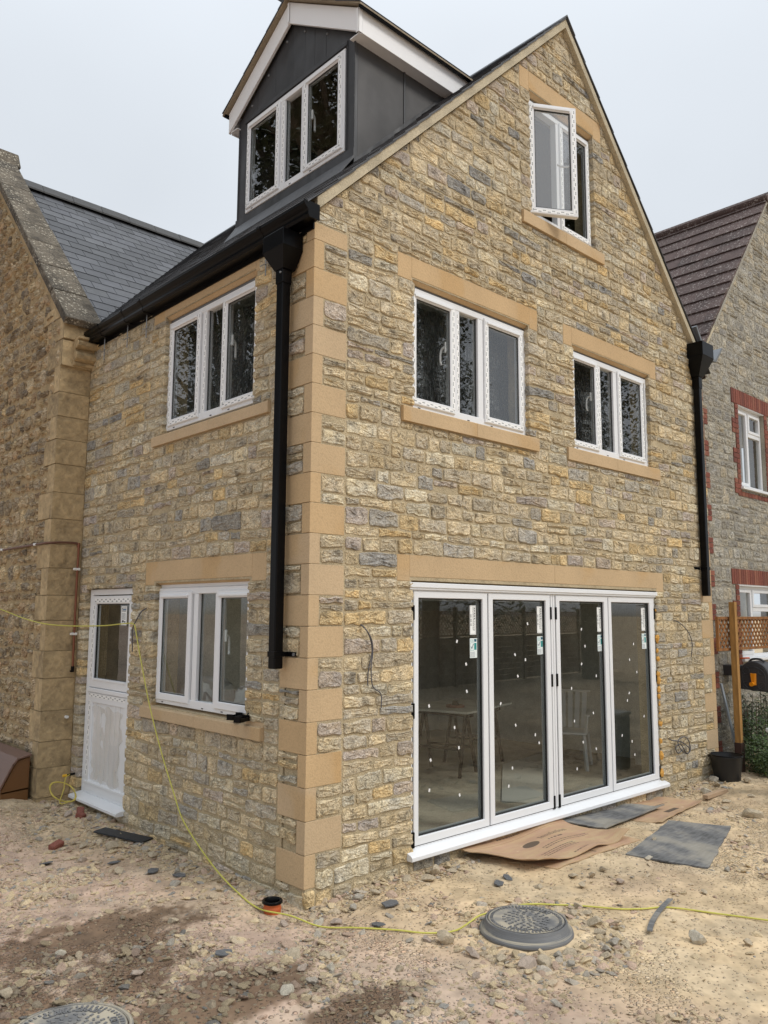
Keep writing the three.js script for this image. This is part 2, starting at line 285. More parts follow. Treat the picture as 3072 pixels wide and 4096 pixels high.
// o: u0 u1 v0 v1, course [lo, hi], len [lo, hi], joint, holes [{u0,u1,v0,v1,deep}], clips [[nx,ny,c]], palette(r)
function walling(o) {
  const r = rng(o.seed), out = [], B = []; let v = o.v0;
  while (v < o.v1) { B.push(v); v += mix(o.course[0], o.course[1], r()); } B.push(v);
  const wav = (k, u) => B[k] + (vnoise(u * 1.3 + k * 17.3, k * 3.1, o.seed) - 0.5) * o.wave + (vnoise(u * 4.1 + k * 7.7, k * 5.3, o.seed + 3) - 0.5) * o.wave * 0.5;
  const snap = (y, u) => { for (const h of o.holes) if (u > h.u0 - 0.02 && u < h.u1 + 0.02) { if (Math.abs(y - h.v0) < 0.045) return h.v0; if (Math.abs(y - h.v1) < 0.045) return h.v1; } return y; };
  const J = o.joint / 2;
  const lay = (u0, u1, b0, b1, t0, t1, jl, jr) => {
    if (u1 - u0 < 0.035 || (t0 + t1 - b0 - b1) / 2 < 0.035) return;
    const l = u0 + (jl ? 0 : J), q = u1 - (jr ? 0 : J); b0 += J; b1 += J; t0 -= J; t1 -= J;
    const W = q - l, H = Math.min(t0 - b0, t1 - b1); if (H < 0.022 || W < 0.03) return;
    const c = () => Math.min(W, H) * mix(o.round[0], o.round[1], r()), j = () => (r() - 0.5) * o.jit, P = [];
    const lerpB = (t) => mix(b0, b1, t), lerpT = (t) => mix(t0, t1, t);
    const c0 = c(), c1 = c(), c2 = c(), c3 = c();
    P.push([l + c0, lerpB(c0 / W) + j() * 0.4]); const nm = Math.max(1, Math.round(W / 0.09)); for (let i = 1; i <= nm; i++) { const t = mix(c0 / W, 1 - c1 / W, i / (nm + 1)); P.push([l + W * t, lerpB(t) + j()]); }
    P.push([q - c1, lerpB(1 - c1 / W) + j() * 0.4], [q + j() * 0.5, b1 + c1], [q + j(), (b1 + t1) / 2], [q + j() * 0.5, t1 - c2], [q - c2, lerpT(1 - c2 / W) + j() * 0.4]);
    for (let i = nm; i >= 1; i--) { const t = mix(c3 / W, 1 - c2 / W, i / (nm + 1)); P.push([l + W * t, lerpT(t) + j()]); }
    P.push([l + c3, lerpT(c3 / W) + j() * 0.4], [l + j() * 0.5, t0 - c3], [l + j(), (b0 + t0) / 2], [l + j() * 0.5, b0 + c0]);
    let Q = P; for (const [nx, ny, k] of o.clips || []) { Q = clipPoly(Q, nx, ny, k); if (Q.length < 3) return; }
    if (polyArea(Q) < 0.0012) return;
    out.push(stoneGeo(Q, o, r, o.palette(r, (l + q) / 2, (b0 + t0) / 2), jl || jr ? -0.1 : o.back));
  };
  for (let k = 0; k < B.length - 1; k++) {
    const cuts = new Set([o.u0, o.u1]); const mid = (B[k] + B[k + 1]) / 2;
    for (const h of o.holes) if (B[k + 1] + o.wave > h.v0 && B[k] - o.wave < h.v1) { cuts.add(h.u0); cuts.add(h.u1); }
    const xs = [...cuts].filter((x) => x >= o.u0 && x <= o.u1).sort((a, b) => a - b);
    for (let s = 0; s < xs.length - 1; s++) {
      const a = xs[s], b = xs[s + 1], m = (a + b) / 2; let lo = B[k], hi = B[k + 1], dead = false, capT = null, capB = null;
      for (const h of o.holes) if (m > h.u0 && m < h.u1) { if (mid > h.v0 && mid < h.v1) { const lowPart = h.v0 - B[k], upPart = B[k + 1] - h.v1; if (lowPart > 0.045) capT = h.v0; else if (upPart > 0.045) capB = h.v1; else dead = true; } else { if (B[k] < h.v0 && B[k + 1] > h.v0 - 0.045) capT = h.v0; if (B[k] < h.v1 + 0.045 && B[k + 1] > h.v1) capB = h.v1; } }
      if (dead) continue;
      const isEdge = (x) => o.holes.some((h) => h.deep && (Math.abs(h.u0 - x) < 1e-6 || Math.abs(h.u1 - x) < 1e-6) && mid > h.v0 && mid < h.v1);
      let x = a; while (x < b - 1e-6) {
        let l = mix(o.len[0], o.len[1], Math.pow(r(), 1.3)); if (r() < 0.12) l *= 1.35; if (b - x - l < o.len[0] * 0.8) l = b - x; else if (b - x - l < o.len[1] * 0.7) l = (b - x) / 2;
        const e = x + l, yb = (u) => { const y = capB ?? snap(wav(k, u), m); return capB != null ? Math.max(y, capB) : y; }, yt = (u) => { const y = capT ?? snap(wav(k + 1, u), m); return capT != null ? Math.min(y, capT) : y; };
        const b0 = yb(x), b1 = yb(e), t0 = yt(x), t1 = yt(e), H = (t0 + t1 - b0 - b1) / 2, el = Math.abs(x - a) < 1e-6 && isEdge(a), er = Math.abs(e - b) < 1e-6 && isEdge(b);
        if (H > 0.105 && r() < o.split) { const f = mix(0.38, 0.62, r()); lay(x, e, b0, b1, mix(b0, t0, f), mix(b1, t1, f), el, er); lay(x, e, mix(b0, t0, f), mix(b1, t1, f), t0, t1, el, er); }
        else lay(x, e, b0, b1, t0, t1, el, er);
        x = e;
      }
    }
  }
  return out;
}

// ---------------------------------------------------------------- ground
const RG = rng(99);
function gh(x, z) { // height of the trodden dirt
  let y = -0.10 + 0.06 * smooth(-2.4, -4.2, z) * smooth(1.5, -0.2, x) + 0.05 * smooth(4.6, 6.6, x) + 0.035 * smooth(1.5, 0.1, z) * smooth(1.2, 3, x) * smooth(5, 4, x);
  y += 0.05 * smooth(-0.25, -0.6, x) * smooth(-3.2, -4.2, z);
  y -= 0.055 * Math.exp(-((x + 0.05) ** 2 + (z - 0.1) ** 2) / 0.12);
  y += 0.022 * Math.exp(-((x - 0.75) ** 2 + (z - 1.3) ** 2) / 0.5);
  y += (fbm(x * 0.7 + 5, z * 0.7 + 9, 12, 3) - 0.5) * 0.06;
  return y;
}
const fine = (x, z) => (fbm(x * 6, z * 6, 44, 3) - 0.5) * 0.022 + (vnoise(x * 24, z * 24, 8) - 0.5) * 0.008;
const wet = (x, z) => { // damp dark soil
  const n = (fbm(x * 2.6 + 3, z * 2.6 + 7, 66, 3, 0.6) - 0.5) * 1.5 + (fbm(x * 13, z * 13, 88, 3, 0.7) - 0.5) * 1.7;
  const p = (cx, cz, rx, rz) => 1 - ((x - cx) / rx) ** 2 - ((z - cz) / rz) ** 2;
  return 0.85 * smooth(-0.05, 0.6, Math.max(p(-1.35, -0.42, 0.85, 0.42), p(-1.15, 0.78, 0.75, 0.32), p(-1.75, 0.15, 0.8, 0.34), p(-0.62, 1.35, 0.55, 0.16)) + n);
};
const gravelly = (x, z) => clamp(smooth(0.5, -0.6, x - 0.25 * z) + (fbm(x * 1.5, z * 1.5, 21, 3) - 0.5) * 0.9);
{
  const N = 2048, S = 5, a = field(N, 4, 6, 201, 0.58), b = field(N, 40, 4, 207, 0.6), w1 = worley(N, 150, 301), w2 = worley(N, 320, 305), z = field(N, 5, 4, 222, 0.55);
  const peb = (i) => { const cov = smooth(0.44, 0.66, z[i]); const p1 = w1.I[i] < 0.04 + 0.5 * cov ? smooth(0.44, 0.34, w1.F[i]) * smooth(0.02, 0.1, w1.E[i]) : 0, p2 = w2.I[i] < 0.12 + 0.55 * cov ? smooth(0.46, 0.36, w2.F[i]) * smooth(0.02, 0.1, w2.E[i]) : 0; return [p1, p2]; };
  const colour = (i) => {
    let v = 0.70 + 0.36 * (a[i] - 0.5) + 0.62 * (b[i] - 0.5); let c = [v, v * 0.985, v * 0.96];
    const [p1, p2] = peb(i);
    const tint = (q, id) => { const g = (id * 13.7) % 1, h = (id * 37.1) % 1; const k = 0.55 + 0.45 * g; const s = h < 0.3 ? [0.95, 0.97, 1.05] : h < 0.5 ? [1.05, 0.92, 0.86] : [1, 0.97, 0.9]; for (let t = 0; t < 3; t++) c[t] = mix(c[t], s[t] * k, q * 0.8); };
    tint(p2, w2.I[i]); tint(p1, w1.I[i]); return c;
  };
  const height = (i) => { const [p1, p2] = peb(i); return clamp(0.25 * a[i] + 0.3 * b[i] + Math.max(p2 * 0.22 * (1 - 0.5 * w2.F[i]), p1 * 0.42 * (1 - 0.6 * w1.F[i]))); };
  M.ground = std({ map: dtex(N, N, colour, S, true), bumpMap: dtex(N, N, height, S), bumpScale: 0.05, vertexColors: true, roughness: 0.97 });
  // dense where the photograph looks, widening to the horizon
  const axis = (lo, hi, st, far) => { const o = []; let s = st; for (let x = lo; ;) { s *= 1.35; x -= s; o.unshift(x); if (x < -far) break; } for (let x = lo; x < hi; x += st) o.push(x); s = st; for (let x = hi; ;) { o.push(x); s *= 1.35; x += s; if (x > far) { o.push(x); break; } } return o; };
  const X = axis(-3.0, 8.2, 0.026, 340), Z = axis(-5.2, 3.2, 0.026, 340), pos = [], uv = [], col = [], idx = [];
  for (const q of Z) for (const x of X) {
    const far = Math.max(Math.abs(x - 2.5) - 8, Math.abs(q) - 9, 0), k = far > 0 ? 0 : 1;
    pos.push(x, far > 0 ? -0.09 : gh(x, q) + fine(x, q) * k, q); uv.push(x, q);
    const wt = wet(x, q), gv = gravelly(x, q), pt = fbm(x * 0.9 + 2, q * 0.9, 5, 4), dl = smooth(0.5, 0.62, fbm(x * 2.1 + 8, q * 2.1 + 1, 17, 4)) * 0.4;
    const dry = L(226, 201, 163, 1.06), grv = L(207, 180, 160, 1.03), damp = L(116, 90, 64, 1.0), pale = L(226, 212, 186, 1.0);
    for (let t = 0; t < 3; t++) { let c = mix(dry[t], grv[t], gv); c = mix(c, pale[t], dl * 0.6); c *= 0.86 + 0.3 * pt; c = mix(c, damp[t], wt); col.push(c); }
  }
  const nx = X.length; for (let j = 0; j < Z.length - 1; j++) for (let i = 0; i < nx - 1; i++) { const a0 = j * nx + i; idx.push(a0, a0 + nx, a0 + 1, a0 + 1, a0 + nx, a0 + nx + 1); }
  const g = new THREE.BufferGeometry(); g.setAttribute('position', new THREE.Float32BufferAttribute(pos, 3)); g.setAttribute('uv', new THREE.Float32BufferAttribute(uv, 2)); g.setAttribute('color', new THREE.Float32BufferAttribute(col, 3)); g.setIndex(idx); g.computeVertexNormals();
  const m = new THREE.Mesh(g, M.ground); m.name = 'ground'; m.receiveShadow = true; m.userData.kind = 'structure'; scene.add(m);
}

// ---------------------------------------------------------------- the new stone house
const house = thing('stone_house', 'new two-storey buff stone house with slate roof, lead dormer and white windows', 'house');
const W = 6.435, D = 4.03;
const roofL = (x) => 5.06 + 0.985 * x, roofR = (x) => 8.389 - 1.075 * (x - 3.38), AX = 3.38;
const gw = part('gable_wall', extrude([[0.012, -0.5], [W - 0.012, -0.5], [W - 0.012, 5.0], [AX, 8.26], [0.012, 4.94]], 0.26, 0, [
  rect(1.05, 5.03, 0.0, 2.16), rect(1.06, 2.68, 3.56, 4.72), rect(3.44, 5.035, 3.56, 4.71), rect(2.755, 3.955, 5.9, 7.28)]).translate(0, 0, -0.2635), M.mortar, house);
const sideM = new THREE.Matrix4().makeRotationY(-Math.PI / 2); // (u, v, w) -> (-w, v, u)
const sw = part('side_wall', extrude([[-D, -0.5], [-0.275, -0.5], [-0.275, 4.86], [-D, 4.86]], 0.26, 0, [
  rect(-2.32, -0.765, 1.05, 2.16), rect(-2.32, -0.765, 3.56, 4.73), rect(-3.86, -2.765, 0.02, 2.14)]).translate(0, 0, -0.2635).applyMatrix4(sideM), M.mortar, house);
// the end of the side wall behind the corner stones
part('corner_wall', box(0.012, 0.272, -0.5, 4.86, -0.275, -0.274), M.mortar, house);

const stoneCol = (r) => {
  const t = r(); let c;
  if (t < 0.36) c = L(203, 186, 154); else if (t < 0.58) c = L(193, 179, 153); else if (t < 0.66) c = L(208, 183, 138); else if (t < 0.80) c = L(209, 197, 170); else if (t < 0.88) c = L(188, 174, 158); else if (t < 0.95) c = L(180, 171, 154); else c = L(162, 157, 147);
  const k = 1.40 * mix(0.82, 1.14, r()), h = (r() - 0.5) * 0.08; return [c[0] * k * (1 + h * 0.5), c[1] * k, c[2] * k * (1 - h)];
};
const hewn = { course: [0.074, 0.132], len: [0.13, 0.38], joint: 0.021, wave: 0.046, jit: 0.020, round: [0.04, 0.19], split: 0.07, d0: 0.001, d1: 0.012, base: 0.0, inset: 0.006, rough: 0.012, tilt: 0.9, back: -0.03, palette: stoneCol };
const quoinRows = []; for (let k = 0; k < 22; k++) quoinRows.push([k * 0.225, k * 0.225 + (k === 21 ? 0.13 : 0.2215), k % 2]);
const gHoles = [
  { u0: 1.065, u1: 5.0, v0: 0.0, v1: 2.154, deep: 1 }, { u0: 1.075, u1: 2.668, v0: 3.55, v1: 4.696, deep: 1 }, { u0: 3.455, u1: 5.022, v0: 3.55, v1: 4.684, deep: 1 }, { u0: 2.765, u1: 3.945, v0: 5.88, v1: 7.253, deep: 1 },
  { u0: 0.886, u1: 5.19, v0: 2.154, v1: 2.366 }, { u0: 0.884, u1: 2.828, v0: 4.696, v1: 4.908 }, { u0: 3.28, u1: 5.197, v0: 4.684, v1: 4.894 }, { u0: 2.603, u1: 4.116, v0: 7.253, v1: 7.479 },
  { u0: 0.925, u1: 2.79, v0: 3.46, v1: 3.605 }, { u0: 3.3, u1: 5.19, v0: 3.455, v1: 3.605 }, { u0: 2.6, u1: 4.085, v0: 5.775, v1: 5.925 }];
const sHoles = [
  { u0: -2.305, u1: -0.778, v0: 1.05, v1: 2.145, deep: 1 }, { u0: -2.305, u1: -0.778, v0: 3.53, v1: 4.71, deep: 1 }, { u0: -3.845, u1: -2.78, v0: 0.0, v1: 2.12, deep: 1 },
  { u0: -2.512, u1: -0.537, v0: 2.143, v1: 2.358 }, { u0: -2.55, u1: -0.73, v0: 4.705, v1: 4.9 }, { u0: -2.46, u1: -0.52, v0: 0.935, v1: 1.06 }, { u0: -2.46, u1: -0.525, v0: 3.455, v1: 3.56 }];
for (const [a, b, odd] of quoinRows) { gHoles.push({ u0: -0.1, u1: odd ? 0.332 : 0.098, v0: a - 0.005, v1: b + 0.005 }); sHoles.push({ u0: odd ? -0.1 : -0.332, u1: 0.1, v0: a - 0.005, v1: b + 0.005 }); }
const rq = []; for (let k = -1; k < 12; k++) { const v = 0.045 + k * 0.2225; rq.push([v, v + 0.219, (k + 20) % 2]); }
rq.forEach(([a, b, long], i) => { if (a > -0.1 && b < 5) gHoles.push({ u0: long ? 6.125 : 6.335, u1: 6.6, v0: a - 0.005, v1: b + 0.005 }); });
const stones = [];
for (const g of walling({ ...hewn, seed: 7, u0: 0.0, u1: W - 0.01, v0: -0.30, v1: 8.3, holes: gHoles, clips: [[-0.985, 1, 4.935], [1.075, 1, 8.262 + 1.075 * AX]] })) stones.push({ g, parent: gw });
for (const g of walling({ ...hewn, seed: 19, u0: -D + 0.005, u1: -0.005, v0: -0.33, v1: 4.84, holes: sHoles, clips: [[0, 1, 4.83]] })) stones.push({ g: g.applyMatrix4(sideM), parent: sw });
pieces(stones, 'stone', M.stone, house, 'stonework');
// sawn corner stones
const ash = [M.ashlar, M.ashlar, M.ashlarWarm, M.ashlarPale];
quoinRows.forEach(([a, b, odd], k) => part('quoin', box(0, odd ? 0.33 : 0.097, a, b, odd ? -0.097 : -0.33, 0, 0.004), ash[(k * 7 + (k >> 1)) % 4], house));
rq.forEach(([a, b, long], k) => { if (a > -0.25 && b < 5) part('quoin', box(long ? 6.128 : 6.338, W, a, b, long ? -0.097 : -0.33, 0, 0.004), ash[(k * 5 + 1) % 4], house); });
// lintels with a stopped chamfer over the opening, and weathered sills with stools
function lintel(u0, u1, v0, v1, o0, o1, joint, mat) {
  const c = 0.05, prof = [[-0.15, v0 + 0.012], [-c, v0], [0, v0 + c * 0.75], [0, v1], [-0.15, v1]];
  const mid = (a, b) => extrude(prof.map(([w, v]) => [-w, v]), b - a).applyMatrix4(new THREE.Matrix4().makeBasis(new V3(0, 0, -1), new V3(0, 1, 0), new V3(1, 0, 0))).translate(a, 0, 0);
  const out = [box(u0, o0, v0, v1, -0.15, 0, 0.004), box(o1, u1, v0, v1, -0.15, 0, 0.004)];
  const e = joint ? [[o0, joint - 0.0015], [joint + 0.0015, o1]] : [[o0, o1]]; e.forEach(([a, b]) => out.push(mid(a, b))); return out;
}
function sill(u0, u1, v0, v1, o0, o1, wf, joint) { // top falls to the front between the two stools
  const seg = (a, b) => extrude([[0.15, v0], [0.15, v1 + 0.03], [-wf + 0.004, v1], [-wf, v1 - 0.006], [-wf, v0]].reverse(), b - a).applyMatrix4(new THREE.Matrix4().makeBasis(new V3(0, 0, -1), new V3(0, 1, 0), new V3(1, 0, 0))).translate(a, 0, 0);
  const m = joint ?? (u0 + u1) / 2; return [seg(u0 + 0.001, m - 0.0015), seg(m + 0.0015, u1 - 0.001), box(u0, o0, v1 - 0.03, v1 + 0.035, -0.15, wf - 0.035, 0.004), box(o1, u1, v1 - 0.03, v1 + 0.035, -0.15, wf - 0.035, 0.004)];
}
const gParts = (n, list, mat) => part(n, list, mat, house), sParts = (n, list, mat) => part(n, merge(list).applyMatrix4(sideM), mat, house);
gParts('lintel', lintel(0.886, 5.19, 2.154, 2.366, 1.03, 5.03, 3.04), M.ashlar);
gParts('lintel', lintel(0.884, 2.828, 4.696, 4.908, 1.05, 2.70), M.ashlarWarm);
gParts('lintel', lintel(3.28, 5.197, 4.684, 4.894, 3.43, 5.06), M.ashlarWarm);
gParts('lintel', lintel(2.603, 4.116, 7.253, 7.479, 2.76, 3.96), M.ashlarWarm);
sParts('lintel', lintel(-2.512, -0.537, 2.143, 2.358, -2.345, -0.73), M.ashlar);
sParts('lintel', lintel(-2.55, -0.73, 4.705, 4.9, -2.345, -0.78), M.ashlar);
gParts('sill', sill(0.925, 2.79, 3.465, 3.59, 1.07, 2.675, 0.03), M.ashlar);
gParts('sill', sill(3.3, 5.19, 3.46, 3.59, 3.45, 5.03, 0.02), M.ashlar);
gParts('sill', sill(2.6, 4.085, 5.775, 5.90, 2.765, 3.945, 0.03), M.ashlar);
sParts('sill', sill(-2.46, -0.52, 0.94, 1.035, -2.31, -0.775, 0.035, -1.49), M.ashlarPale);
sParts('sill', sill(-2.46, -0.525, 3.462, 3.555, -2.31, -0.775, 0.03, -1.43), M.ashlarPale);

// printed protective tape on the frames
function tapeTex(dir) {
  const c = document.createElement('canvas'); c.width = 64; c.height = 256; const x = c.getContext('2d');
  x.fillStyle = '#f4f4f2'; x.fillRect(0, 0, 64, 256);
  for (let i = 0; i < 3; i++) for (let k = 0; k < 2; k++) { const y = i * 85 + (k ? 50 : 6), X = k ? 36 : 10; x.fillStyle = '#6d7376'; x.fillRect(X, y, 17, 27); x.fillStyle = '#c9cccc'; x.fillRect(X + 3, y + 4, 9, 16); x.fillStyle = '#9a9ea0'; x.fillRect(X + 6, y + 6, 3, 12); }
  const t = new THREE.CanvasTexture(c); t.colorSpace = THREE.SRGBColorSpace; t.wrapS = t.wrapT = THREE.RepeatWrapping; t.magFilter = THREE.LinearFilter; if (dir) { t.rotation = Math.PI / 2; } return t;
}
M.tapeV = std({ map: tapeTex(0), roughness: 0.35 }); 
function tape(u0, u1, v0, v1, w) { // strip lying on a frame, printed along its length
  const g = new THREE.BoxGeometry(u1 - u0, v1 - v0, 0.0012); g.translate((u0 + u1) / 2, (v0 + v1) / 2, w + 0.0008);
  const p = g.attributes.position, a = new Float32Array(p.count * 2), vert = v1 - v0 > u1 - u0, ww = vert ? u1 - u0 : v1 - v0, off = R0();
  for (let i = 0; i < p.count; i++) { const s = vert ? (p.getX(i) - u0) / ww : (p.getY(i) - v0) / ww, l = vert ? p.getY(i) : p.getX(i); a[i * 2] = s; a[i * 2 + 1] = l / 0.30 + off; }
  g.setAttribute('uv', new THREE.BufferAttribute(a, 2)); return norm(g);
}
// a window of one frame; lights: [{ u0, u1, open }]; all in (u, v, w), mtx takes it to its wall
function windowUnit(name, o) {
  const root = new THREE.Group(); root.name = numbered(name); house.add(root); if (o.mtx) root.applyMatrix4(o.mtx);
  const { u0, u1, v0, v1, w } = o, f = 0.058, dp = 0.075;
  const fr = [ring(u0, u1, v0, v1, f, w - dp, w, 0.004, f + 0.012)];
  const cav = o.lights; for (let i = 0; i < cav.length - 1; i++) { const m = (cav[i].u1 + cav[i + 1].u0) / 2; fr.push(box(m - 0.036, m + 0.036, v0 + f, v1 - f, w - dp + 0.002, w - 0.002, 0.004)); }
  part('frame', fr, M.upvc, root);
  if (o.vents !== false) part('head_trim', [box(u0, u1, v1 + 0.001, v1 + 0.04, w - dp, w - 0.018, 0.004)], o.trim || M.leadGrey, root);
  const panes = [], gas = [], spc = [], tapes = [], vents = [], hand = [], drips = [];
  for (const l of cav) {
    const a = l.u0, b = l.u1, c = l.v0 ?? v0 + 0.035, d = l.v1 ?? v1 - 0.035, t = l.sash ? 0.062 : 0.024, W0 = w + (l.sash ? 0.016 : -0.012);
    if (l.sash && !l.skip) part('sash', ring(a, b, c, d, t, w - 0.045, W0, 0.006), M.upvc, root);
    if (l.skip) continue;
    const ga = l.sash ? a + t : a, gb = l.sash ? b - t : b, gc = l.sash ? c + t : c, gd = l.sash ? d - t : d, gwp = l.sash ? W0 - 0.014 : w - 0.026;
    panes.push([ga - 0.004, gb + 0.004, gc - 0.004, gd + 0.004, gwp - 0.006]);
    gas.push(ring(ga - 0.003, gb + 0.003, gc - 0.003, gd + 0.003, 0.008, gwp - 0.005, gwp + 0.003, 0.001));
    spc.push(ring(ga - 0.003, gb + 0.003, gc - 0.003, gd + 0.003, 0.014, gwp - 0.028, gwp - 0.012, 0.001));
    if (l.sash && o.tape) { const q = 0.03, tw = 0.032; tapes.push(tape(a + 0.008, a + 0.008 + tw, c + q, d - q, W0), tape(b - 0.008 - tw, b - 0.008, c + q, d - q, W0), tape(a + q, b - q, c + 0.010, c + 0.010 + tw, W0)); if (o.tapeTop) tapes.push(tape(a + q, b - q, d - 0.010 - tw, d - 0.010, W0)); }
    if (!l.sash && o.tape) tapes.push(tape(a - 0.045, a - 0.015, v0 + 0.09, v1 - 0.09, w - 0.002));
    if (l.sash && o.vents !== false) vents.push(box(a + 0.035, b - 0.05, d - 0.05, d - 0.027, W0 - 0.01, W0 + 0.014, 0.005));
    if (l.handle) { const hx = l.handle > 0 ? gb - 0.012 : ga + 0.02, hy = (c + d) / 2 + 0.03; hand.push(tube([[hx, hy + 0.09, gwp - 0.035], [hx - 0.012, hy + 0.07, gwp - 0.07], [hx - 0.02, hy + 0.0, gwp - 0.082], [hx - 0.016, hy - 0.06, gwp - 0.08], [hx - 0.008, hy - 0.075, gwp - 0.075]], 0.011, 24), box(hx - 0.012, hx + 0.012, hy + 0.03, hy + 0.13, gwp - 0.045, gwp - 0.028, 0.005)); }
    drips.push(box(a + 0.09, a + 0.12, v0 + 0.012, v0 + 0.02, w - 0.001, w + 0.002));
  }
  panes.forEach(([a, b, c, d, p]) => { const g = new THREE.PlaneGeometry(b - a, d - c); g.translate((a + b) / 2, (c + d) / 2, p); part('pane', norm(g), o.glass || M.glass, root); });
  if (gas.length) { part('gasket', gas, M.gasket, root); part('spacer_bar', spc, M.spacer, root); }
  if (tapes.length) part('protective_tape', tapes, M.tapeV, root);
  vents.forEach((g) => part('trickle_vent', g, M.upvc, root));
  hand.length && part('handle', hand, M.handle, root);
  part('drain_slot', drips, M.dark, root);
  if (o.sheet) { // builder's polythene hung behind the glass
    const nx = 26, ny = 18, g = new THREE.PlaneGeometry(u1 - u0 - 0.1, v1 - v0 - 0.1, nx, ny), p = g.attributes.position;
    for (let i = 0; i < p.count; i++) { const x = p.getX(i), y = p.getY(i); p.setZ(i, (fbm(x * 2.2 + y * 1.2 + o.sheet, y * 1.1 - x * 0.6, o.sheet, 3) - 0.5) * 0.16 + (fbm(x * 9 + y * 5, y * 2.5, o.sheet + 4, 3) - 0.5) * 0.07); }
    g.translate((u0 + u1) / 2, (v0 + v1) / 2, w - 0.21); g.computeVertexNormals(); uvm(g); part('plastic_sheet', norm(g), M.poly, root);
  }
  return root;
}
{ const N = 512, a = field(N, 3, 5, 401, 0.6, 9), b = field(N, 14, 4, 411, 0.6, 5); M.poly = new THREE.MeshPhysicalMaterial({ color: new THREE.Color(0.34, 0.36, 0.38), transmission: 0.96, thickness: 0, roughness: 0.32, ior: 1.5, bumpMap: dtex(N, N, (i) => clamp(0.5 * a[i] + 0.5 * b[i]), 0.7), bumpScale: 0.09 }); }
const three = (a, b, hnd) => [{ u0: a + 0.028, u1: a + 0.588, sash: 1, handle: hnd }, { u0: a + 0.672, u1: b - 0.668 }, { u0: b - 0.586, u1: b - 0.026, sash: 1, handle: hnd ? -1 : 0 }];
windowUnit('casement_window', { u0: 1.045, u1: 2.695, v0: 3.605, v1: 4.672, w: -0.045, tape: 1, sheet: 3, lights: [{ u0: 1.078, u1: 1.63, sash: 1, handle: 1 }, { u0: 1.715, u1: 1.958 }, { u0: 2.043, u1: 2.622, sash: 1 }] });
windowUnit('casement_window', { u0: 3.425, u1: 5.05, v0: 3.605, v1: 4.662, w: -0.042, tape: 1, sheet: 11, lights: [{ u0: 3.448, u1: 3.965, sash: 1, handle: 1 }, { u0: 4.04, u1: 4.295 }, { u0: 4.38, u1: 4.94, sash: 1 }] });
windowUnit('casement_window', { mtx: sideM, u0: -2.33, u1: -0.75, v0: 1.072, v1: 2.112, w: -0.045, trim: M.upvc, glass: M.doorGlass, lights: [{ u0: -2.285, u1: -1.705, sash: 1 }, { u0: -1.592, u1: -1.305 }, { u0: -1.287, u1: -0.765, sash: 1, handle: -1 }] });
windowUnit('casement_window', { mtx: sideM, u0: -2.33, u1: -0.75, v0: 3.605, v1: 4.672, w: -0.045, tape: 1, sheet: 23, lights: [{ u0: -2.268, u1: -1.71, sash: 1 }, { u0: -1.612, u1: -1.335 }, { u0: -1.32, u1: -0.77, sash: 1, handle: -1 }] });
// attic window: left sash swung wide open
{
  const root = windowUnit('casement_window', { u0: 2.745, u1: 3.965, v0: 5.93, v1: 7.225, w: -0.055, tape: 1, lights: [{ u0: 2.775, u1: 3.33, sash: 1, skip: 1 }, { u0: 3.36, u1: 3.925, sash: 1 }] });
  const w1 = 0.53, v0 = 5.955, v1 = 7.165;
  const g = [ring(0, w1, v0, v1, 0.066, -0.06, 0, 0.006), box(0.05, w1 - 0.07, v1 - 0.055, v1 - 0.025, -0.006, 0.014, 0.005)];
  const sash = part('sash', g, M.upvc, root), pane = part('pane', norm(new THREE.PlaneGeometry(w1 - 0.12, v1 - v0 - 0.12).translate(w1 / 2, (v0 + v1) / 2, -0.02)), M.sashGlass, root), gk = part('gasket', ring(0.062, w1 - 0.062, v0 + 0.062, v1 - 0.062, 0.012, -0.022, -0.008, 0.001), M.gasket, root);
  const tp = part('protective_tape', [tape(0.012, 0.046, v0 + 0.03, v1 - 0.03, 0), tape(w1 - 0.05, w1 - 0.014, v0 + 0.03, v1 - 0.03, 0), tape(0.04, w1 - 0.05, v0 + 0.012, v0 + 0.046, 0)], M.tapeV, root);
  const hd = part('handle', [tube([[w1 - 0.03, 6.56, -0.055], [w1 - 0.06, 6.555, -0.085], [w1 - 0.13, 6.55, -0.09], [w1 - 0.18, 6.56, -0.085]], 0.011, 20)], M.handle, root);
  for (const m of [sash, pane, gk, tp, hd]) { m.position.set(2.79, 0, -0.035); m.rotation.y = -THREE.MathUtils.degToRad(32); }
  tag(sash, 'open left sash swung out from the attic window');
}

// stickers on glass
function label(w, h, draw) { const c = document.createElement('canvas'); c.width = w; c.height = h; draw(c.getContext('2d'), w, h); const t = new THREE.CanvasTexture(c); t.colorSpace = THREE.SRGBColorSpace; t.magFilter = THREE.LinearFilter; return std({ map: t, roughness: 0.6 }); }
const scrawl = (x, r, a, b, c, d, n, s) => { for (let i = 0; i < n; i++) { const y = b + (d - b) * (i + 0.5) / n; let u = a; while (u < c) { const l = s * (0.6 + 2.4 * r()); x.fillRect(u, y, Math.min(l, c - u), Math.max(1, (d - b) / n * 0.45)); u += l + s * 0.7; } } };
const rS = rng(55);
M.sticker = label(96, 300, (x, w, h) => { x.fillStyle = '#f4f5f2'; x.fillRect(0, 0, w, h); x.strokeStyle = '#777'; x.lineWidth = 3; x.strokeRect(6, 6, w - 12, h - 12); x.fillStyle = '#2a2c2c'; x.save(); x.translate(w, 0); x.rotate(Math.PI / 2); scrawl(x, rS, 20, 16, h - 40, w - 44, 4, 7); scrawl(x, rS, 90, 60, 220, 84, 1, 16); x.restore(); for (let i = 0; i < 5; i++) { x.beginPath(); x.arc(w - 20, 30 + i * 26, 7, 0, 7); x.fill(); } });
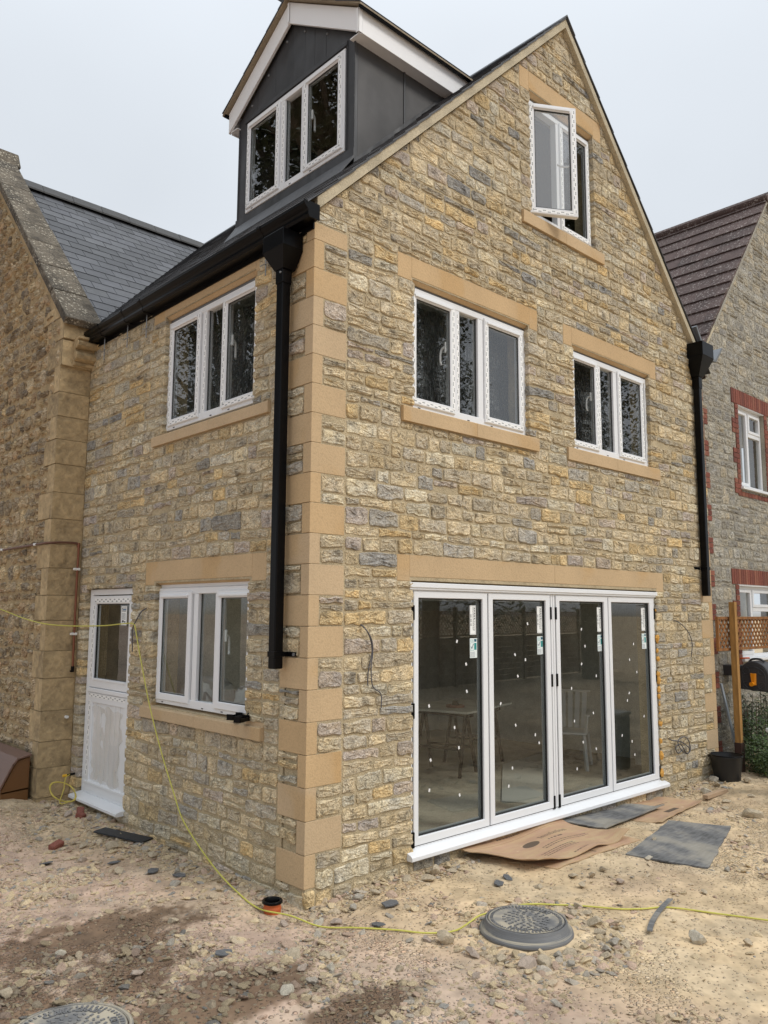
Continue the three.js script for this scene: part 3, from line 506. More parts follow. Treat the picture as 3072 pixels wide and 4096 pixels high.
M.tealSticker = label(160, 240, (x, w, h) => { x.fillStyle = '#e9f1ef'; x.fillRect(0, 0, w, h); x.fillStyle = '#2f8f8c'; x.fillRect(96, 58, 52, 84); x.fillStyle = '#2b5f73'; x.fillRect(96, 10, 52, 34); x.fillStyle = '#4b9a9a'; scrawl(x, rS, 10, 10, 86, 44, 3, 9); x.strokeStyle = '#3b8d8c'; x.lineWidth = 4; x.strokeRect(12, 56, 74, 90); x.strokeStyle = '#1f3f56'; x.lineWidth = 11; x.beginPath(); x.moveTo(26, 100); x.lineTo(44, 126); x.lineTo(78, 70); x.stroke(); x.fillStyle = '#667'; scrawl(x, rS, 10, 160, 110, 230, 6, 5); });
M.doorSticker = label(128, 200, (x, w, h) => { x.fillStyle = '#eef0ee'; x.fillRect(0, 0, w, h); x.fillStyle = '#333'; scrawl(x, rS, 12, 12, 110, 60, 4, 6); x.fillRect(18, 20, 10, 10); x.fillStyle = '#2d6fa3'; x.fillRect(40, 34, 70, 8); x.fillStyle = '#555'; scrawl(x, rS, 12, 70, 100, 140, 7, 5); x.fillStyle = '#222'; x.fillRect(24, 150, 40, 20); x.fillRect(74, 158, 26, 14); });
function plate(u0, u1, v0, v1, w, rot = 0) { const g = new THREE.PlaneGeometry(u1 - u0, v1 - v0); if (rot) g.rotateZ(rot); g.translate((u0 + u1) / 2, (v0 + v1) / 2, w); return norm(g); }

// ---------------------------------------------------------------- folding doors
{
  const root = new THREE.Group(); root.name = 'folding_door'; house.add(root); const w = -0.02;
  part('frame', [ring(1.055, 5.02, 0.045, 2.1, 0.03, w - 0.07, w - 0.004, 0.003)], M.upvc, root);
  part('head_trim', [box(1.02, 5.03, 2.102, 2.145, -0.06, 0.012, 0.006), box(1.03, 5.02, 2.086, 2.104, -0.05, 0.002, 0.003)], M.upvc, root);
  part('gasket', [ring(1.080, 4.992, 0.070, 2.090, 0.022, w - 0.05, w - 0.006, 0.001), box(2.024, 2.037, 0.09, 2.07, w - 0.05, w - 0.006), box(2.972, 2.983, 0.09, 2.07, w - 0.05, w - 0.006), box(3.056, 3.067, 0.09, 2.07, w - 0.05, w - 0.006), box(4.009, 4.022, 0.09, 2.07, w - 0.05, w - 0.006)], M.gasket, root);
  part('meeting_post', [box(2.985, 3.016, 0.08, 2.082, w - 0.05, w + 0.002, 0.004), box(3.022, 3.054, 0.08, 2.082, w - 0.05, w + 0.002, 0.004)], M.upvc, root);
  const leaves = [[1.092, 2.023, 1.146, 1.956], [2.038, 2.971, 2.10, 2.90], [3.068, 4.008, 3.13, 3.935], [4.023, 4.980, 4.078, 4.884]];
  const rB = rng(31);
  leaves.forEach(([a, b, ga, gb], i) => {
    const fr = part('door_leaf', extrude(rect(a, b, 0.082, 2.076), 0.058, 0.004, [rect(ga, gb, 0.145, 2.02)]).translate(0, 0, w - 0.056), M.upvc, root);
    part('pane', plate(ga - 0.004, gb + 0.004, 0.141, 2.024, w - 0.032), M.doorGlass, root);
    part('glazing_bead', [ring(ga - 0.002, gb + 0.002, 0.143, 2.022, 0.012, w - 0.03, w - 0.012, 0.001)], M.gasket, root);
    part('spacer_bar', [ring(ga - 0.002, gb + 0.002, 0.143, 2.022, 0.02, w - 0.056, w - 0.04, 0.001)], M.spacer, root);
    const sx = gb - [0.135, 0.10, 0.085, 0.13][i];
    part('sticker', plate(sx, sx + 0.082, 1.71, 1.965, w - 0.029), M.sticker, root);
    part('sticker', plate(sx - 0.002, sx + 0.094, 1.51, 1.68, w - 0.029), M.tealSticker, root);
    for (let k = 0; k < 10; k++) { const u = mix(ga + 0.12, gb - 0.1, rB()), v = mix(0.24, 1.95, (k + rB()) / 11); if (u > sx - 0.05 && v > 1.45) continue; part('packing_pad', plate(u, u + 0.019, v, v + 0.026, w - 0.0285, (rB() - 0.5) * 1.2), M.white, root); }
    part('drip_plate', [box(a + 0.02, b - 0.02, 0.073, 0.081, w - 0.05, w - 0.008)], M.gasket, root);
  });
  const hg = []; for (const [u, v] of [[1.083, 1.90], [1.083, 1.12], [1.083, 0.13], [2.977, 1.9], [2.977, 1.26], [2.977, 0.13], [3.062, 1.9], [3.062, 1.26], [3.062, 0.13], [4.986, 1.9], [4.986, 1.2], [4.986, 0.16]]) hg.push(box(u - 0.014, u + 0.014, v - 0.06, v + 0.06, w - 0.02, w + 0.012, 0.004));
  part('hinge', hg, M.black, root);
  part('door_sill', [extrude([[-0.1, 0.0], [0.062, 0.0], [0.066, 0.004], [0.066, 0.03], [0.05, 0.042], [-0.02, 0.066], [-0.1, 0.066]], 4.06, 0).applyMatrix4(new THREE.Matrix4().makeBasis(new V3(0, 0, 1), new V3(0, 1, 0), new V3(-1, 0, 0))).translate(5.055, -0.002, 0)], M.upvc, root);
  // squeezed-out expanding foam down the right jamb
  const fo = []; const rf = rng(8); for (let k = 0; k < 26; k++) { const s = mix(0.012, 0.03, rf()), g = new THREE.IcosahedronGeometry(s, 2), p = g.attributes.position; for (let q = 0; q < p.count; q++) { const e = 0.8 + 0.5 * vnoise(p.getX(q) * 90 + k, p.getY(q) * 90, 3); p.setXYZ(q, p.getX(q) * e, p.getY(q) * e * 1.5, p.getZ(q) * e * 0.7); } g.computeVertexNormals(); g.translate(5.005 + rf() * 0.012, mix(0.05, 1.95, Math.pow(rf(), 0.8)), -0.004); fo.push(norm(g)); }
  part('foam', fo, std({ color: L(214, 160, 78, 0.95), roughness: 0.9 }), root);
}
M.filmThin = new THREE.MeshPhysicalMaterial({ color: new THREE.Color(0.97, 0.96, 0.94), transmission: 0.96, thickness: 0, roughness: 0.06 });
// ---------------------------------------------------------------- stable door in the side wall
{
  const root = new THREE.Group(); root.name = 'side_door'; house.add(root); root.applyMatrix4(sideM); const w = -0.045;
  part('frame', ring(-3.84, -2.76, 0.05, 2.125, 0.06, w - 0.07, w, 0.004), M.upvc, root);
  part('door_leaf', [ring(-3.755, -2.82, 1.115, 2.055, 0.082, w - 0.05, w + 0.01, 0.006), ring(-3.755, -2.82, 0.085, 1.062, 0.10, w - 0.05, w + 0.01, 0.006), box(-3.77, -2.80, 1.066, 1.11, w - 0.04, w + 0.022, 0.006), box(-3.74, -2.83, 0.15, 0.175, w - 0.02, w + 0.022, 0.006), box(-3.66, -2.91, 1.185, 1.21, w - 0.02, w + 0.016, 0.006)], M.upvc, root);
  part('pane', plate(-3.676, -2.898, 1.196, 1.975, w - 0.02), M.doorGlass, root);
  part('gasket', ring(-3.675, -2.9, 1.195, 1.975, 0.012, w - 0.022, w - 0.008, 0.001), M.gasket, root);
  const bd = []; for (let i = 0; i < 7; i++) bd.push(box(-3.655 + i * 0.105, -3.655 + i * 0.105 + 0.097, 0.18, 0.965, w - 0.03, w - 0.004, 0.008)); bd.forEach((g) => part('board', g, M.upvc, root));
  part('protective_tape', [tape(-3.735, -3.69, 1.2, 1.96, w + 0.011), tape(-3.70, -2.88, 1.985, 2.03, w + 0.011), tape(-3.735, -3.69, 0.22, 0.98, w + 0.011), tape(-3.74, -2.9, 1.015, 1.052, w + 0.011)], M.tapeV, root);
  part('sticker', plate(-3.13, -3.0, 1.76, 1.95, w - 0.017), M.doorSticker, root);
  { const nx = 16, ny = 22, g = new THREE.PlaneGeometry(0.62, 0.74, nx, ny), p = g.attributes.position; for (let i = 0; i < p.count; i++) { const x = p.getX(i), y = p.getY(i), e = Math.max(Math.abs(x) / 0.31, Math.abs(y) / 0.37); p.setZ(i, 0.006 + (fbm(x * 7, y * 4, 501, 3) - 0.35) * 0.03 + smooth(0.75, 1, e) * 0.02 * vnoise(x * 20, y * 20, 4)); p.setX(i, x + smooth(0.8, 1, e) * (vnoise(x * 9, y * 14, 9) - 0.5) * 0.09); p.setY(i, y + smooth(0.8, 1, e) * (vnoise(x * 13, y * 9, 19) - 0.5) * 0.09); } g.translate(-3.27, 0.57, w - 0.008); g.computeVertexNormals(); part('film', norm(g), M.filmThin, root); }
  part('door_sill', [extrude([[-0.1, 0.0], [0.085, 0.0], [0.09, 0.004], [0.09, 0.026], [0.07, 0.036], [-0.02, 0.052], [-0.1, 0.052]], 1.1, 0).applyMatrix4(new THREE.Matrix4().makeBasis(new V3(0, 0, 1), new V3(0, 1, 0), new V3(-1, 0, 0))).translate(-2.735, 0.0, 0)], M.upvc, root);
}
// wires and rods standing out of the walls
M.wire = std({ color: [0.09, 0.09, 0.1], roughness: 0.5 });
part('cable', tube([[0.494, 1.815, -0.02], [0.5, 1.80, 0.025], [0.557, 1.728, 0.035], [0.593, 1.615, 0.03], [0.565, 1.49, 0.03], [0.555, 1.43, 0.028], [0.552, 1.354, 0.03]], 0.0045, 40, 6), M.wire, house);
part('cable', tube([[0.498, 1.813, -0.02], [0.512, 1.79, 0.025], [0.575, 1.70, 0.042], [0.60, 1.60, 0.032], [0.578, 1.48, 0.038], [0.603, 1.341, 0.034], [0.687, 1.285, 0.03], [0.692, 1.178, 0.03]], 0.0045, 40, 6), M.wire, house);
part('cable', tube([[5.41, 1.82, -0.02], [5.42, 1.817, 0.025], [5.616, 1.705, 0.06], [5.723, 1.563, 0.06], [5.751, 1.39, 0.03]], 0.005, 30, 6), M.wire, house);
part('cable', tube([[5.19, 0.5, -0.02], [5.2, 0.48, 0.03], [5.36, 0.45, 0.05], [5.56, 0.34, 0.06], [5.52, 0.30, 0.05], [5.33, 0.38, 0.06], [5.30, 0.46, 0.05], [5.42, 0.50, 0.06], [5.56, 0.44, 0.05], [5.59, 0.33, 0.05], [5.48, 0.31, 0.06], [5.36, 0.42, 0.05], [5.24, 0.40, 0.05], [5.29, 0.33, 0.05], [5.38, 0.36, 0.06]], 0.0065, 90, 6), M.wire, house);
for (const z of [-3.62, -3.07, -2.65, -0.59]) part('threaded_rod', [rod([-0.035, 4.60, z], [-0.035, 4.86, z], 0.005, 6), rod([-0.04, 4.70, z - 0.07], [-0.05, 4.69, z + 0.07], 0.005, 6)], M.steel, house);
part('wall_hook', [tube([[0.0, 1.93, -2.46], [-0.03, 1.9, -2.5], [-0.05, 1.80, -2.58], [-0.06, 1.74, -2.61], [-0.055, 1.62, -2.62], [-0.05, 1.52, -2.62]], 0.006, 24, 6)], M.wire, house);

// ---------------------------------------------------------------- rainwater goods
{
  const prof = [[-0.012, 4.955], [-0.146, 4.955], [-0.148, 4.935], [-0.135, 4.915], [-0.118, 4.90], [-0.11, 4.885], [-0.112, 4.862], [-0.10, 4.842], [-0.012, 4.842]];
  const run = (p, z0, z1) => extrude(p, z1 - z0).translate(0, 0, z0);
  const off = (k) => prof.map(([x, y]) => [-0.08 + (x + 0.08) * (1 + k), 4.9 + (y - 4.9) * (1 + k)]);
  part('gutter', [run(prof, -3.92, 0.066), box(-0.012, 0.012, 4.80, 4.96, -4.0, -0.002)], M.black, house);
  part('gutter_joint', [0.068, -0.52, -2.6, -3.0, -3.56].map((z) => run(off(0.09), z - (z > 0 ? 0.012 : 0.05), z)), M.black, house);
  const hop = (x0, x1, z0, z1, ya, yb, bx0, bx1, bz0, bz1, yc) => {
    const top = box(x0, x1, ya, yb, z0, z1, 0.006), P = [], I = [];
    [[x0, ya, z0], [x1, ya, z0], [x1, ya, z1], [x0, ya, z1], [bx0, yc, bz0], [bx1, yc, bz0], [bx1, yc, bz1], [bx0, yc, bz1]].forEach((p) => P.push(...p));
    for (let i = 0; i < 4; i++) { const a = i, b = (i + 1) % 4; I.push(a, b, a + 4, b, b + 4, a + 4); } I.push(4, 5, 6, 4, 6, 7);
    let g = new THREE.BufferGeometry(); g.setAttribute('position', new THREE.Float32BufferAttribute(P, 3)); g.setIndex(I); g = g.toNonIndexed(); g.computeVertexNormals(); return [top, norm(g)];
  };
  part('hopper', hop(-0.195, -0.005, -0.405, -0.135, 4.665, 4.80, -0.135, -0.02, -0.325, -0.21, 4.52), M.black, house);
  part('downpipe', [box(-0.125, -0.045, 1.49, 4.60, -0.31, -0.23, 0.009), box(-0.131, -0.039, 4.41, 4.55, -0.316, -0.224, 0.006)], M.black, house);
  part('pipe_bracket', [box(-0.129, -0.041, 1.575, 1.615, -0.314, -0.226, 0.003), box(-0.008, 0.002, 1.578, 1.612, -0.24, -0.13, 0.003), box(-0.05, 0.0, 1.578, 1.612, -0.24, -0.225, 0.003)], M.black, house);
  part('bolt', [cyl(0.012, 0.012, 0.01, 10).rotateZ(Math.PI / 2).translate(-0.012, 1.594, -0.15), cyl(0.009, 0.009, 0.012, 8).rotateZ(Math.PI / 2).translate(-0.134, 4.49, -0.245)], M.steel, house);
  part('hopper', hop(6.03, 6.34, 0.0, 0.21, 5.15, 5.33, 6.10, 6.22, 0.012, 0.115, 4.90), M.black, house);
  part('downpipe', [box(6.12, 6.20, 2.12, 4.95, 0.02, 0.1, 0.009), box(6.114, 6.206, 4.75, 4.92, 0.014, 0.106, 0.006)], M.black, house);
  part('pipe_bracket', [box(6.116, 6.204, 2.44, 2.48, 0.016, 0.104, 0.003), box(5.98, 6.12, 2.443, 2.477, -0.002, 0.01, 0.003)], M.black, house);
}
// ---------------------------------------------------------------- main roof
const slateCol = (r, k = 1) => { const v = mix(0.055, 0.10, r()) * 1.5 * k; return [v, v * (1.0 + 0.02 * r()), v * (1.03 + 0.07 * r())]; };
const rR = rng(77);
function slateBox(w, l, t, col) { const g = new THREE.BoxGeometry(w, t, l); uvm(g, rR() * 5, rR() * 5, 1); return paint(norm(g), col); }
{
  const list = [], ang = Math.atan(0.985), gauge = 0.205;
  const n = Math.ceil((AX + 0.12) / (gauge * Math.cos(ang)));
  for (let i = 0; i < n; i++) {
    const x = -0.115 + i * gauge * Math.cos(ang), y = roofL(x); let z = 0.075 - (i % 2 ? 0.15 : 0); let first = true;
    while (z > -4.5 - x) { const w = first && i % 2 ? 0.149 : 0.297; const zz = first ? 0.075 - w : z - w; const ln = Math.min(0.44, (AX - 0.01 - x) / Math.cos(ang)); if (ln < 0.05) break; const g = slateBox(w - 0.003, ln, 0.009, slateCol(rR, 0.8)); g.rotateY(-Math.PI / 2); g.applyMatrix4(new THREE.Matrix4().makeRotationZ(ang - 0.035)); g.translate(x + ln * 0.48 * Math.cos(ang), y + ln * 0.48 * Math.sin(ang) + (rR() - 0.5) * 0.004, zz + w / 2); if (!(zz < -0.62 && zz > -2.4 && x > 0.95 && y < 8.0 && x < 2.3 - Math.abs(zz + 1.55) * 0.6)) list.push(g); z = zz; first = false; if (zz < -8) break; }
  }
  const rightSl = []; const angR = Math.atan(1.075); for (let i = 0; i < 22; i++) { const d = i * 0.205, x = 6.52 - d * Math.cos(angR), y = roofR(x) + 0.02; if (x < AX) break; for (let z = 0.075 - (i % 2 ? 0.15 : 0); z > -3; z -= 0.3) { const ln = Math.min(0.44, (x - AX - 0.01) / Math.cos(angR)); if (ln < 0.05) break; const g = slateBox(0.296, ln, 0.009, slateCol(rR, 0.8)); g.rotateY(Math.PI / 2); g.applyMatrix4(new THREE.Matrix4().makeRotationZ(-angR + 0.035)); g.translate(x - ln * 0.48 * Math.cos(angR), y + ln * 0.48 * Math.sin(angR), Math.min(z, 0.075) - 0.15); rightSl.push(g); } }
  tag(part('slating', [...list, ...rightSl], M.slate, house), null, null, null, 'stuff');
  // boarding below the slates, verge mortar, ridge
  const deck = [[-0.1, roofL(-0.1) - 0.035], [AX, roofL(AX) - 0.04], [6.5, roofR(6.5) - 0.035], [6.5, roofR(6.5) - 0.07], [AX, roofL(AX) - 0.08], [-0.1, roofL(-0.1) - 0.07]].reverse();
  part('roof_deck', extrude(deck, 8.6).translate(0, 0, -8.58), M.darkWood, house);
  const vergeL = (o, a, b, z0, z1, f) => { const A = a, Bq = b; return extrude([[A, f(A) - 0.085 - o], [Bq, f(Bq) - 0.085 - o], [Bq, f(Bq) - 0.008], [A, f(A) - 0.008]].map((p) => p), z1 - z0, 0.003).translate(0, 0, z0); };
  part('verge', [vergeL(0.03, -0.02, AX - 0.001, -0.10, 0.055, roofL), vergeL(0.03, AX + 0.001, 6.42, -0.10, 0.055, roofR)], M.verge, house);
  const rd = []; for (let z = 0.08; z > -8.4; z -= 0.45) { const g = extrude([[-0.15, -0.155], [0, -0.005], [0.15, -0.165], [0.15, -0.148], [0, 0.016], [-0.15, -0.138]].reverse(), 0.445, 0.002); g.translate(AX, roofL(AX) + 0.012, z - 0.445); rd.push(paint(g, [0.11, 0.112, 0.118])); }
  rd.forEach((g) => part('ridge_tile', g, M.slate, house));
}
// ---------------------------------------------------------------- dormer
{
  const d = new THREE.Group(); d.name = 'dormer'; house.add(d);
  const xf = 0.9, zl = -2.52, zr = -0.59, za = -1.555, yb = 5.9;
  // lead face with the window opening left in it
  const faceM = new THREE.Matrix4().makeRotationY(-Math.PI / 2);
  const face = extrude([[zl, yb], [zr, yb], [zr, 7.26], [za, 7.92], [zl, 7.26]], 0.06, 0.003, [rect(-2.362, -0.722, 6.125, 7.165)]); face.translate(0, 0, -xf - 0.06); face.applyMatrix4(faceM);
  part('lead_front', face, M.lead, d);
  const seams = []; for (const z of [-2.18, -1.86, -1.56, -1.36, -1.2, -1.02]) { const top = 7.92 - Math.abs(z - za) * 0.68 - 0.03; seams.push(box(xf - 0.0045, xf + 0.002, 7.2, top, z - 0.004, z + 0.004, 0.003)); }
  for (const z of [-2.2, -1.8, -1.42, -1.05]) seams.push(box(xf - 0.004, xf + 0.002, 5.93, 6.09, z - 0.005, z + 0.005, 0.003));
  seams.push(box(xf - 0.018, xf + 0.0, 7.17, 7.215, -2.4, -0.69, 0.006), box(xf - 0.014, xf + 0.002, 5.95, 7.22, -0.70, -0.69, 0.004), box(xf - 0.012, xf + 0.004, 5.92, 7.25, zr - 0.012, zr + 0.008, 0.005), box(xf - 0.012, xf + 0.004, 5.92, 7.25, zl - 0.004, zl + 0.014, 0.005));
  part('lead_seam', seams, M.lead, d);
  part('lead_apron', [extrude([[xf - 0.012, 6.10], [xf - 0.012, 6.0], [0.74, roofL(0.74) + 0.012], [0.74, roofL(0.74) + 0.018], [xf - 0.02, 6.02], [xf - 0.02, 6.1]].reverse(), 1.95, 0).translate(0, 0, -2.53)], M.lead, d);
  for (const [z, y] of [[-2.28, 7.33], [-1.98, 7.53], [-1.66, 7.74], [-1.36, 7.69], [-1.0, 7.46]]) part('lead_dot', new THREE.SphereGeometry(0.014, 10, 8).translate(xf - 0.006, y, z), M.leadGrey, d);
  // cheeks
  const ck = (z, s) => extrude([[xf + 0.03, roofL(xf + 0.03) - 0.02], [2.5, roofL(2.5) - 0.02], [2.5, 7.3], [xf + 0.03, 7.3]], 0.04, 0.002).translate(0, 0, s > 0 ? z - 0.04 : z);
  part('cheek', ck(zr, 1), M.leadPale, d); part('cheek', ck(zl, -1), M.leadPale, d);
  part('lead_seam', [box(1.52, 1.545, roofL(1.52), 7.22, zr - 0.005, zr + 0.012, 0.005), extrude([[xf, roofL(xf) + 0.0], [2.3, roofL(2.3)], [2.3, roofL(2.3) + 0.05], [xf, roofL(xf) + 0.05]], 0.006, 0.002).translate(0, 0, zr + 0.001)], M.lead, d);
  // barge boards, fascias, soffits
  const xb = 0.84, apex = [-1.552, 8.09], tl = [-2.648, 7.385], tr = [-0.46, 7.385], vb = 0.235;
  const bargeG = (p, q) => { const g = extrude([[p[0], p[1] - vb], [q[0], q[1] - vb], [q[0], q[1]], [p[0], p[1]]], 0.024, 0.003); g.translate(0, 0, -xb - 0.02); g.applyMatrix4(faceM); return g; };
  part('barge_board', bargeG(tl, [apex[0] - 0.0015, apex[1]]), M.fascia, d); part('barge_board', bargeG([apex[0] + 0.0015, apex[1]], tr), M.fascia, d);
  part('corner_cap', [box(xb - 0.024, xb - 0.016, 7.145, 7.385, -0.492, -0.4615, 0.002), box(xb - 0.016, xb + 0.024, 7.145, 7.385, -0.46, -0.453, 0.002), box(xb - 0.022, xb - 0.016, 7.86, 8.075, -1.566, -1.538, 0.002)], M.fascia, d);
  part('fascia', box(xb + 0.03, 2.7, 7.15, 7.385, -0.482, -0.46, 0.003), M.fascia, d); part('fascia', box(xb + 0.03, 2.7, 7.15, 7.385, -2.648, -2.626, 0.003), M.fascia, d);
  part('soffit', box(xb + 0.01, 2.5, 7.155, 7.165, zr - 0.02, -0.484), M.fascia, d); part('soffit', box(xb + 0.01, 2.5, 7.155, 7.165, -2.624, zl + 0.02), M.fascia, d);
  // roof slopes: slates over a mortar-bedded undercloak
  const slope = 0.64, under = [], sl = [];
  for (const s of [-1, 1]) {
    const q = (o) => { const e = apex[0] + s * 1.155; return [[apex[0], apex[1] + 0.012 + o], [e, apex[1] + 0.012 - 1.155 * slope + o], [e, apex[1] + 0.03 - 1.155 * slope + o], [apex[0], apex[1] + 0.03 + o]]; };
    const mk = (o, x0, x1) => { let p = q(o); if (s < 0) p = p.reverse(); const g = extrude(s < 0 ? p.reverse().reverse() : p, x1 - x0, 0.002); g.translate(0, 0, -x1); g.applyMatrix4(faceM); return g; };
    under.push(mk(0, 0.785, 3.1)); const a = Math.atan(slope);
    for (let i = 0; i < 6; i++) for (let k = 0; k < 9; k++) { const dd = 1.17 - i * 0.205, x = 0.775 + (k - (i % 2 ? 0.5 : 0)) * 0.3; const x0 = Math.max(0.775, x), w = x + 0.297 - x0; const g = slateBox(w, 0.4, 0.009, slateCol(rR, 0.8)); g.rotateX(s * (a - 0.035)); g.translate(x0 + w / 2, apex[1] + 0.052 - dd * slope + 0.19 * Math.sin(a), apex[0] + s * (dd - 0.19)); sl.push(g); }
  }
  part('undercloak', under, M.undercloak, d); tag(part('slating', sl, M.slate, d), null, null, null, 'stuff');
  part('eaves_tray', box(0.8, 2.35, 7.36, 7.40, -0.44, -0.40, 0.004), M.black, d); part('eaves_tray', box(0.8, 2.35, 7.36, 7.40, -2.71, -2.67, 0.004), M.black, d);
}
windowUnit('dormer_window', { mtx: sideM, u0: -2.36, u1: -0.725, v0: 6.128, v1: 7.158, w: -0.9 + 0.012, tape: 1, tapeTop: 1, vents: true, trim: M.lead, lights: [{ u0: -2.335, u1: -1.745, sash: 1 }, { u0: -1.665, u1: -1.375 }, { u0: -1.335, u1: -0.75, sash: 1, handle: -1 }] });

// ---------------------------------------------------------------- rooms behind the glass
part('floor', box(0.28, 6.15, -0.2, 0.035, -8, -0.29), M.concrete, house);
part('floor', [box(0.28, 6.15, 2.42, 2.62, -8, -0.29), box(0.28, 6.15, 4.98, 5.08, -8, -0.29)], M.plaster, house);
part('inner_wall', [box(0.28, 6.15, 0.04, 2.41, -4.55, -4.45), box(6.15, 6.165, -0.2, 5.0, -8, -0.28), box(0.5, 6.1, 2.63, 4.97, -2.9, -2.8)], M.plaster, house);
part('inner_wall', [box(5.75, 6.149, 0.04, 2.41, -0.75, -0.29), box(0.29, 2.1, 0.04, 2.41, -2.75, -2.65)], M.plaster, house);
part('back_wall', [box(-0.0, 6.43, -0.5, 4.9, -8.3, -8.0), box(6.17, 6.42, -0.5, 4.9, -8, -0.28), box(0.012, 0.272, -0.5, 4.86, -8, -D - 0.001)], M.footing, house);
part('attic_wall', extrude([[0.9, 5.09], [5.8, 5.09], [AX, 7.75]], 0.05).translate(0, 0, -3.0), M.darkWood, house);

// ---------------------------------------------------------------- the old stone building on the left
const old = thing('old_stone_building', 'old rubble-walled stone building with slate roof and lichen-spotted coping, left of the new house', 'building');
{
  const XO = -0.33, ZO = -4.03, ZA = -7.42, m = new THREE.Matrix4().makeRotationY(-Math.PI / 2), top = 1.08;
  const shape = [[-11, -0.6], [ZO - 0.002, -0.6], [ZO - 0.002, top - ZO - 0.06], [ZA, top - ZA - 0.06], [-11, top - ZA - 0.06 - (ZA + 11)]];
  const wall = part('gable_wall', extrude(shape, 0.4).translate(0, 0, -0.4 + 0.33 - 0.006).applyMatrix4(m), M.oldMortar, old);
  const pal = (r) => { const t = r(); const c = t < 0.4 ? L(174, 156, 128) : t < 0.6 ? L(158, 143, 120) : t < 0.75 ? L(182, 163, 130) : t < 0.88 ? L(146, 133, 114) : L(170, 146, 116); const k = 1.9 * mix(0.78, 1.15, r()); return c.map((v) => v * k); };
  const holes = []; const blocks = []; { let v = -0.3, k = 0; const r = rng(14); while (v < 4.55) { const h = mix(0.25, 0.34, r()); blocks.push([v, v + h - 0.004, k % 2 ? mix(0.30, 0.4, r()) : mix(0.14, 0.2, r())]); holes.push({ u0: ZO - blocks[k][2], u1: ZO + 1, v0: v - 0.004, v1: v + h - 0.004 }); v += h; k++; } }
  const list = walling({ seed: 51, u0: -8.6, u1: ZO, v0: -0.1, v1: 8.4, course: [0.11, 0.2], len: [0.1, 0.24], joint: 0.034, wave: 0.07, jit: 0.022, round: [0.2, 0.42], split: 0.28, d0: 0.008, d1: 0.034, base: -0.002, inset: 0.016, rough: 0.026, tilt: 1.2, back: -0.03, palette: pal, holes, clips: [[1, 1, top - 0.14], [0, 1, 8.4]] }).map((g) => ({ g: g.translate(0, 0, -XO).applyMatrix4(m), parent: wall }));
  pieces(list, 'rubble_stone', M.rubble, old, 'rubble_stonework');
  blocks.forEach(([a, b, l], k) => part('corner_block', box(XO - 0.012 - (k % 3) * 0.003, -0.004, a, b, ZO - l, ZO + 0.004 + (k % 2) * 0.003, 0.005), M.oldBlock, old));
  // kneeler: moulded corbel carrying the end of the coping
  part('kneeler_block', box(XO - 0.02, 0.0, 4.86, 5.12, -4.45, -3.97, 0.012), M.oldBlock, old); part('kneeler_block', box(XO - 0.02, -0.14, 5.125, 5.28, -4.6, -4.1, 0.012), M.oldBlock, old);
  part('kneeler_block', box(XO - 0.018, 0.0, 4.56, 4.855, -4.4, -3.99, 0.012), M.oldBlock, old);
  const mould = [[-4.03, 4.58], [-3.965, 4.58], [-3.955, 4.605], [-3.968, 4.625], [-3.94, 4.632], [-3.905, 4.65], [-3.895, 4.69], [-3.915, 4.725], [-3.95, 4.735], [-3.955, 4.765], [-3.90, 4.77], [-3.868, 4.79], [-3.86, 4.825], [-3.885, 4.85], [-3.85, 4.862], [-3.85, 4.885], [-4.03, 4.885]];
  part('kneeler_moulding', extrude(mould, 0.245, 0.004).applyMatrix4(new THREE.Matrix4().makeBasis(new V3(0, 0, 1), new V3(0, 1, 0), new V3(-1, 0, 0))).translate(0.025, 0, 0), M.oldBlock, old);
  // coping slabs down the slope and the apex stone
  const rc = rng(5), s2 = Math.SQRT1_2; let t = 0; const len = (ZO + 0.12 - ZA) / s2; let k = 0;
  while (t < len - 0.05) { const l = Math.min(mix(0.5, 0.72, rc()), len - t), q = len - t - l < 0.25 ? len - t : l; const g = box(-0.375, 0.04 + rc() * 0.01, -0.045, 0.045, -q / 2 + 0.004, q / 2 - 0.004, 0.012); g.rotateX(Math.PI / 4); const mz = ZO + 0.14 - (t + q / 2) * s2; g.translate(0, top - mz + 0.06 + rc() * 0.012, mz); part('coping_slab', g, M.coping, old); t += q; k++; }
  part('apex_stone', extrude([[ZA + 0.26, top - ZA - 0.14], [ZA + 0.12, top - ZA + 0.12], [ZA - 0.12, top - ZA + 0.12], [ZA - 0.3, top - ZA - 0.2]].reverse(), 0.46, 0.01).translate(0, 0, -0.09).applyMatrix4(m), M.coping, old);
  const far = box(-0.37, 0.07, -0.045, 0.045, -2.6, 2.6, 0.01); far.rotateX(-Math.PI / 4); far.translate(0, top - ZA + 0.06 - 2.0, ZA - 1.98); part('coping_slab', far, M.coping, old);
  // slates, one by one
  const sl = []; const rO = rng(321);
  for (let i = 0; i < 25; i++) { const z = -3.93 - i * 0.142, y = 0.82 - z; if (z < ZA + 0.05) break; const lim = -4.15 - z + 0.5; for (let x = 0.02 - (i % 2 ? 0.15 : 0); x < lim; x += 0.305) { const v = mix(0.05, 0.1, rO()) * 1.5, w = 0.297; const g = new THREE.BoxGeometry(w, 0.008, 0.42); uvm(g, rO() * 5, rO() * 5); paint(g, [v, v * 1.015, v * (1.05 + 0.06 * rO())]); g.rotateX(Math.PI / 4 - 0.03); g.translate(x + 0.15, y + 0.15 + (rO() - 0.5) * 0.003, z - 0.15); sl.push({ g: norm(g), parent: old }); } }
  pieces(sl, 'slate', M.slate, old, 'slating');
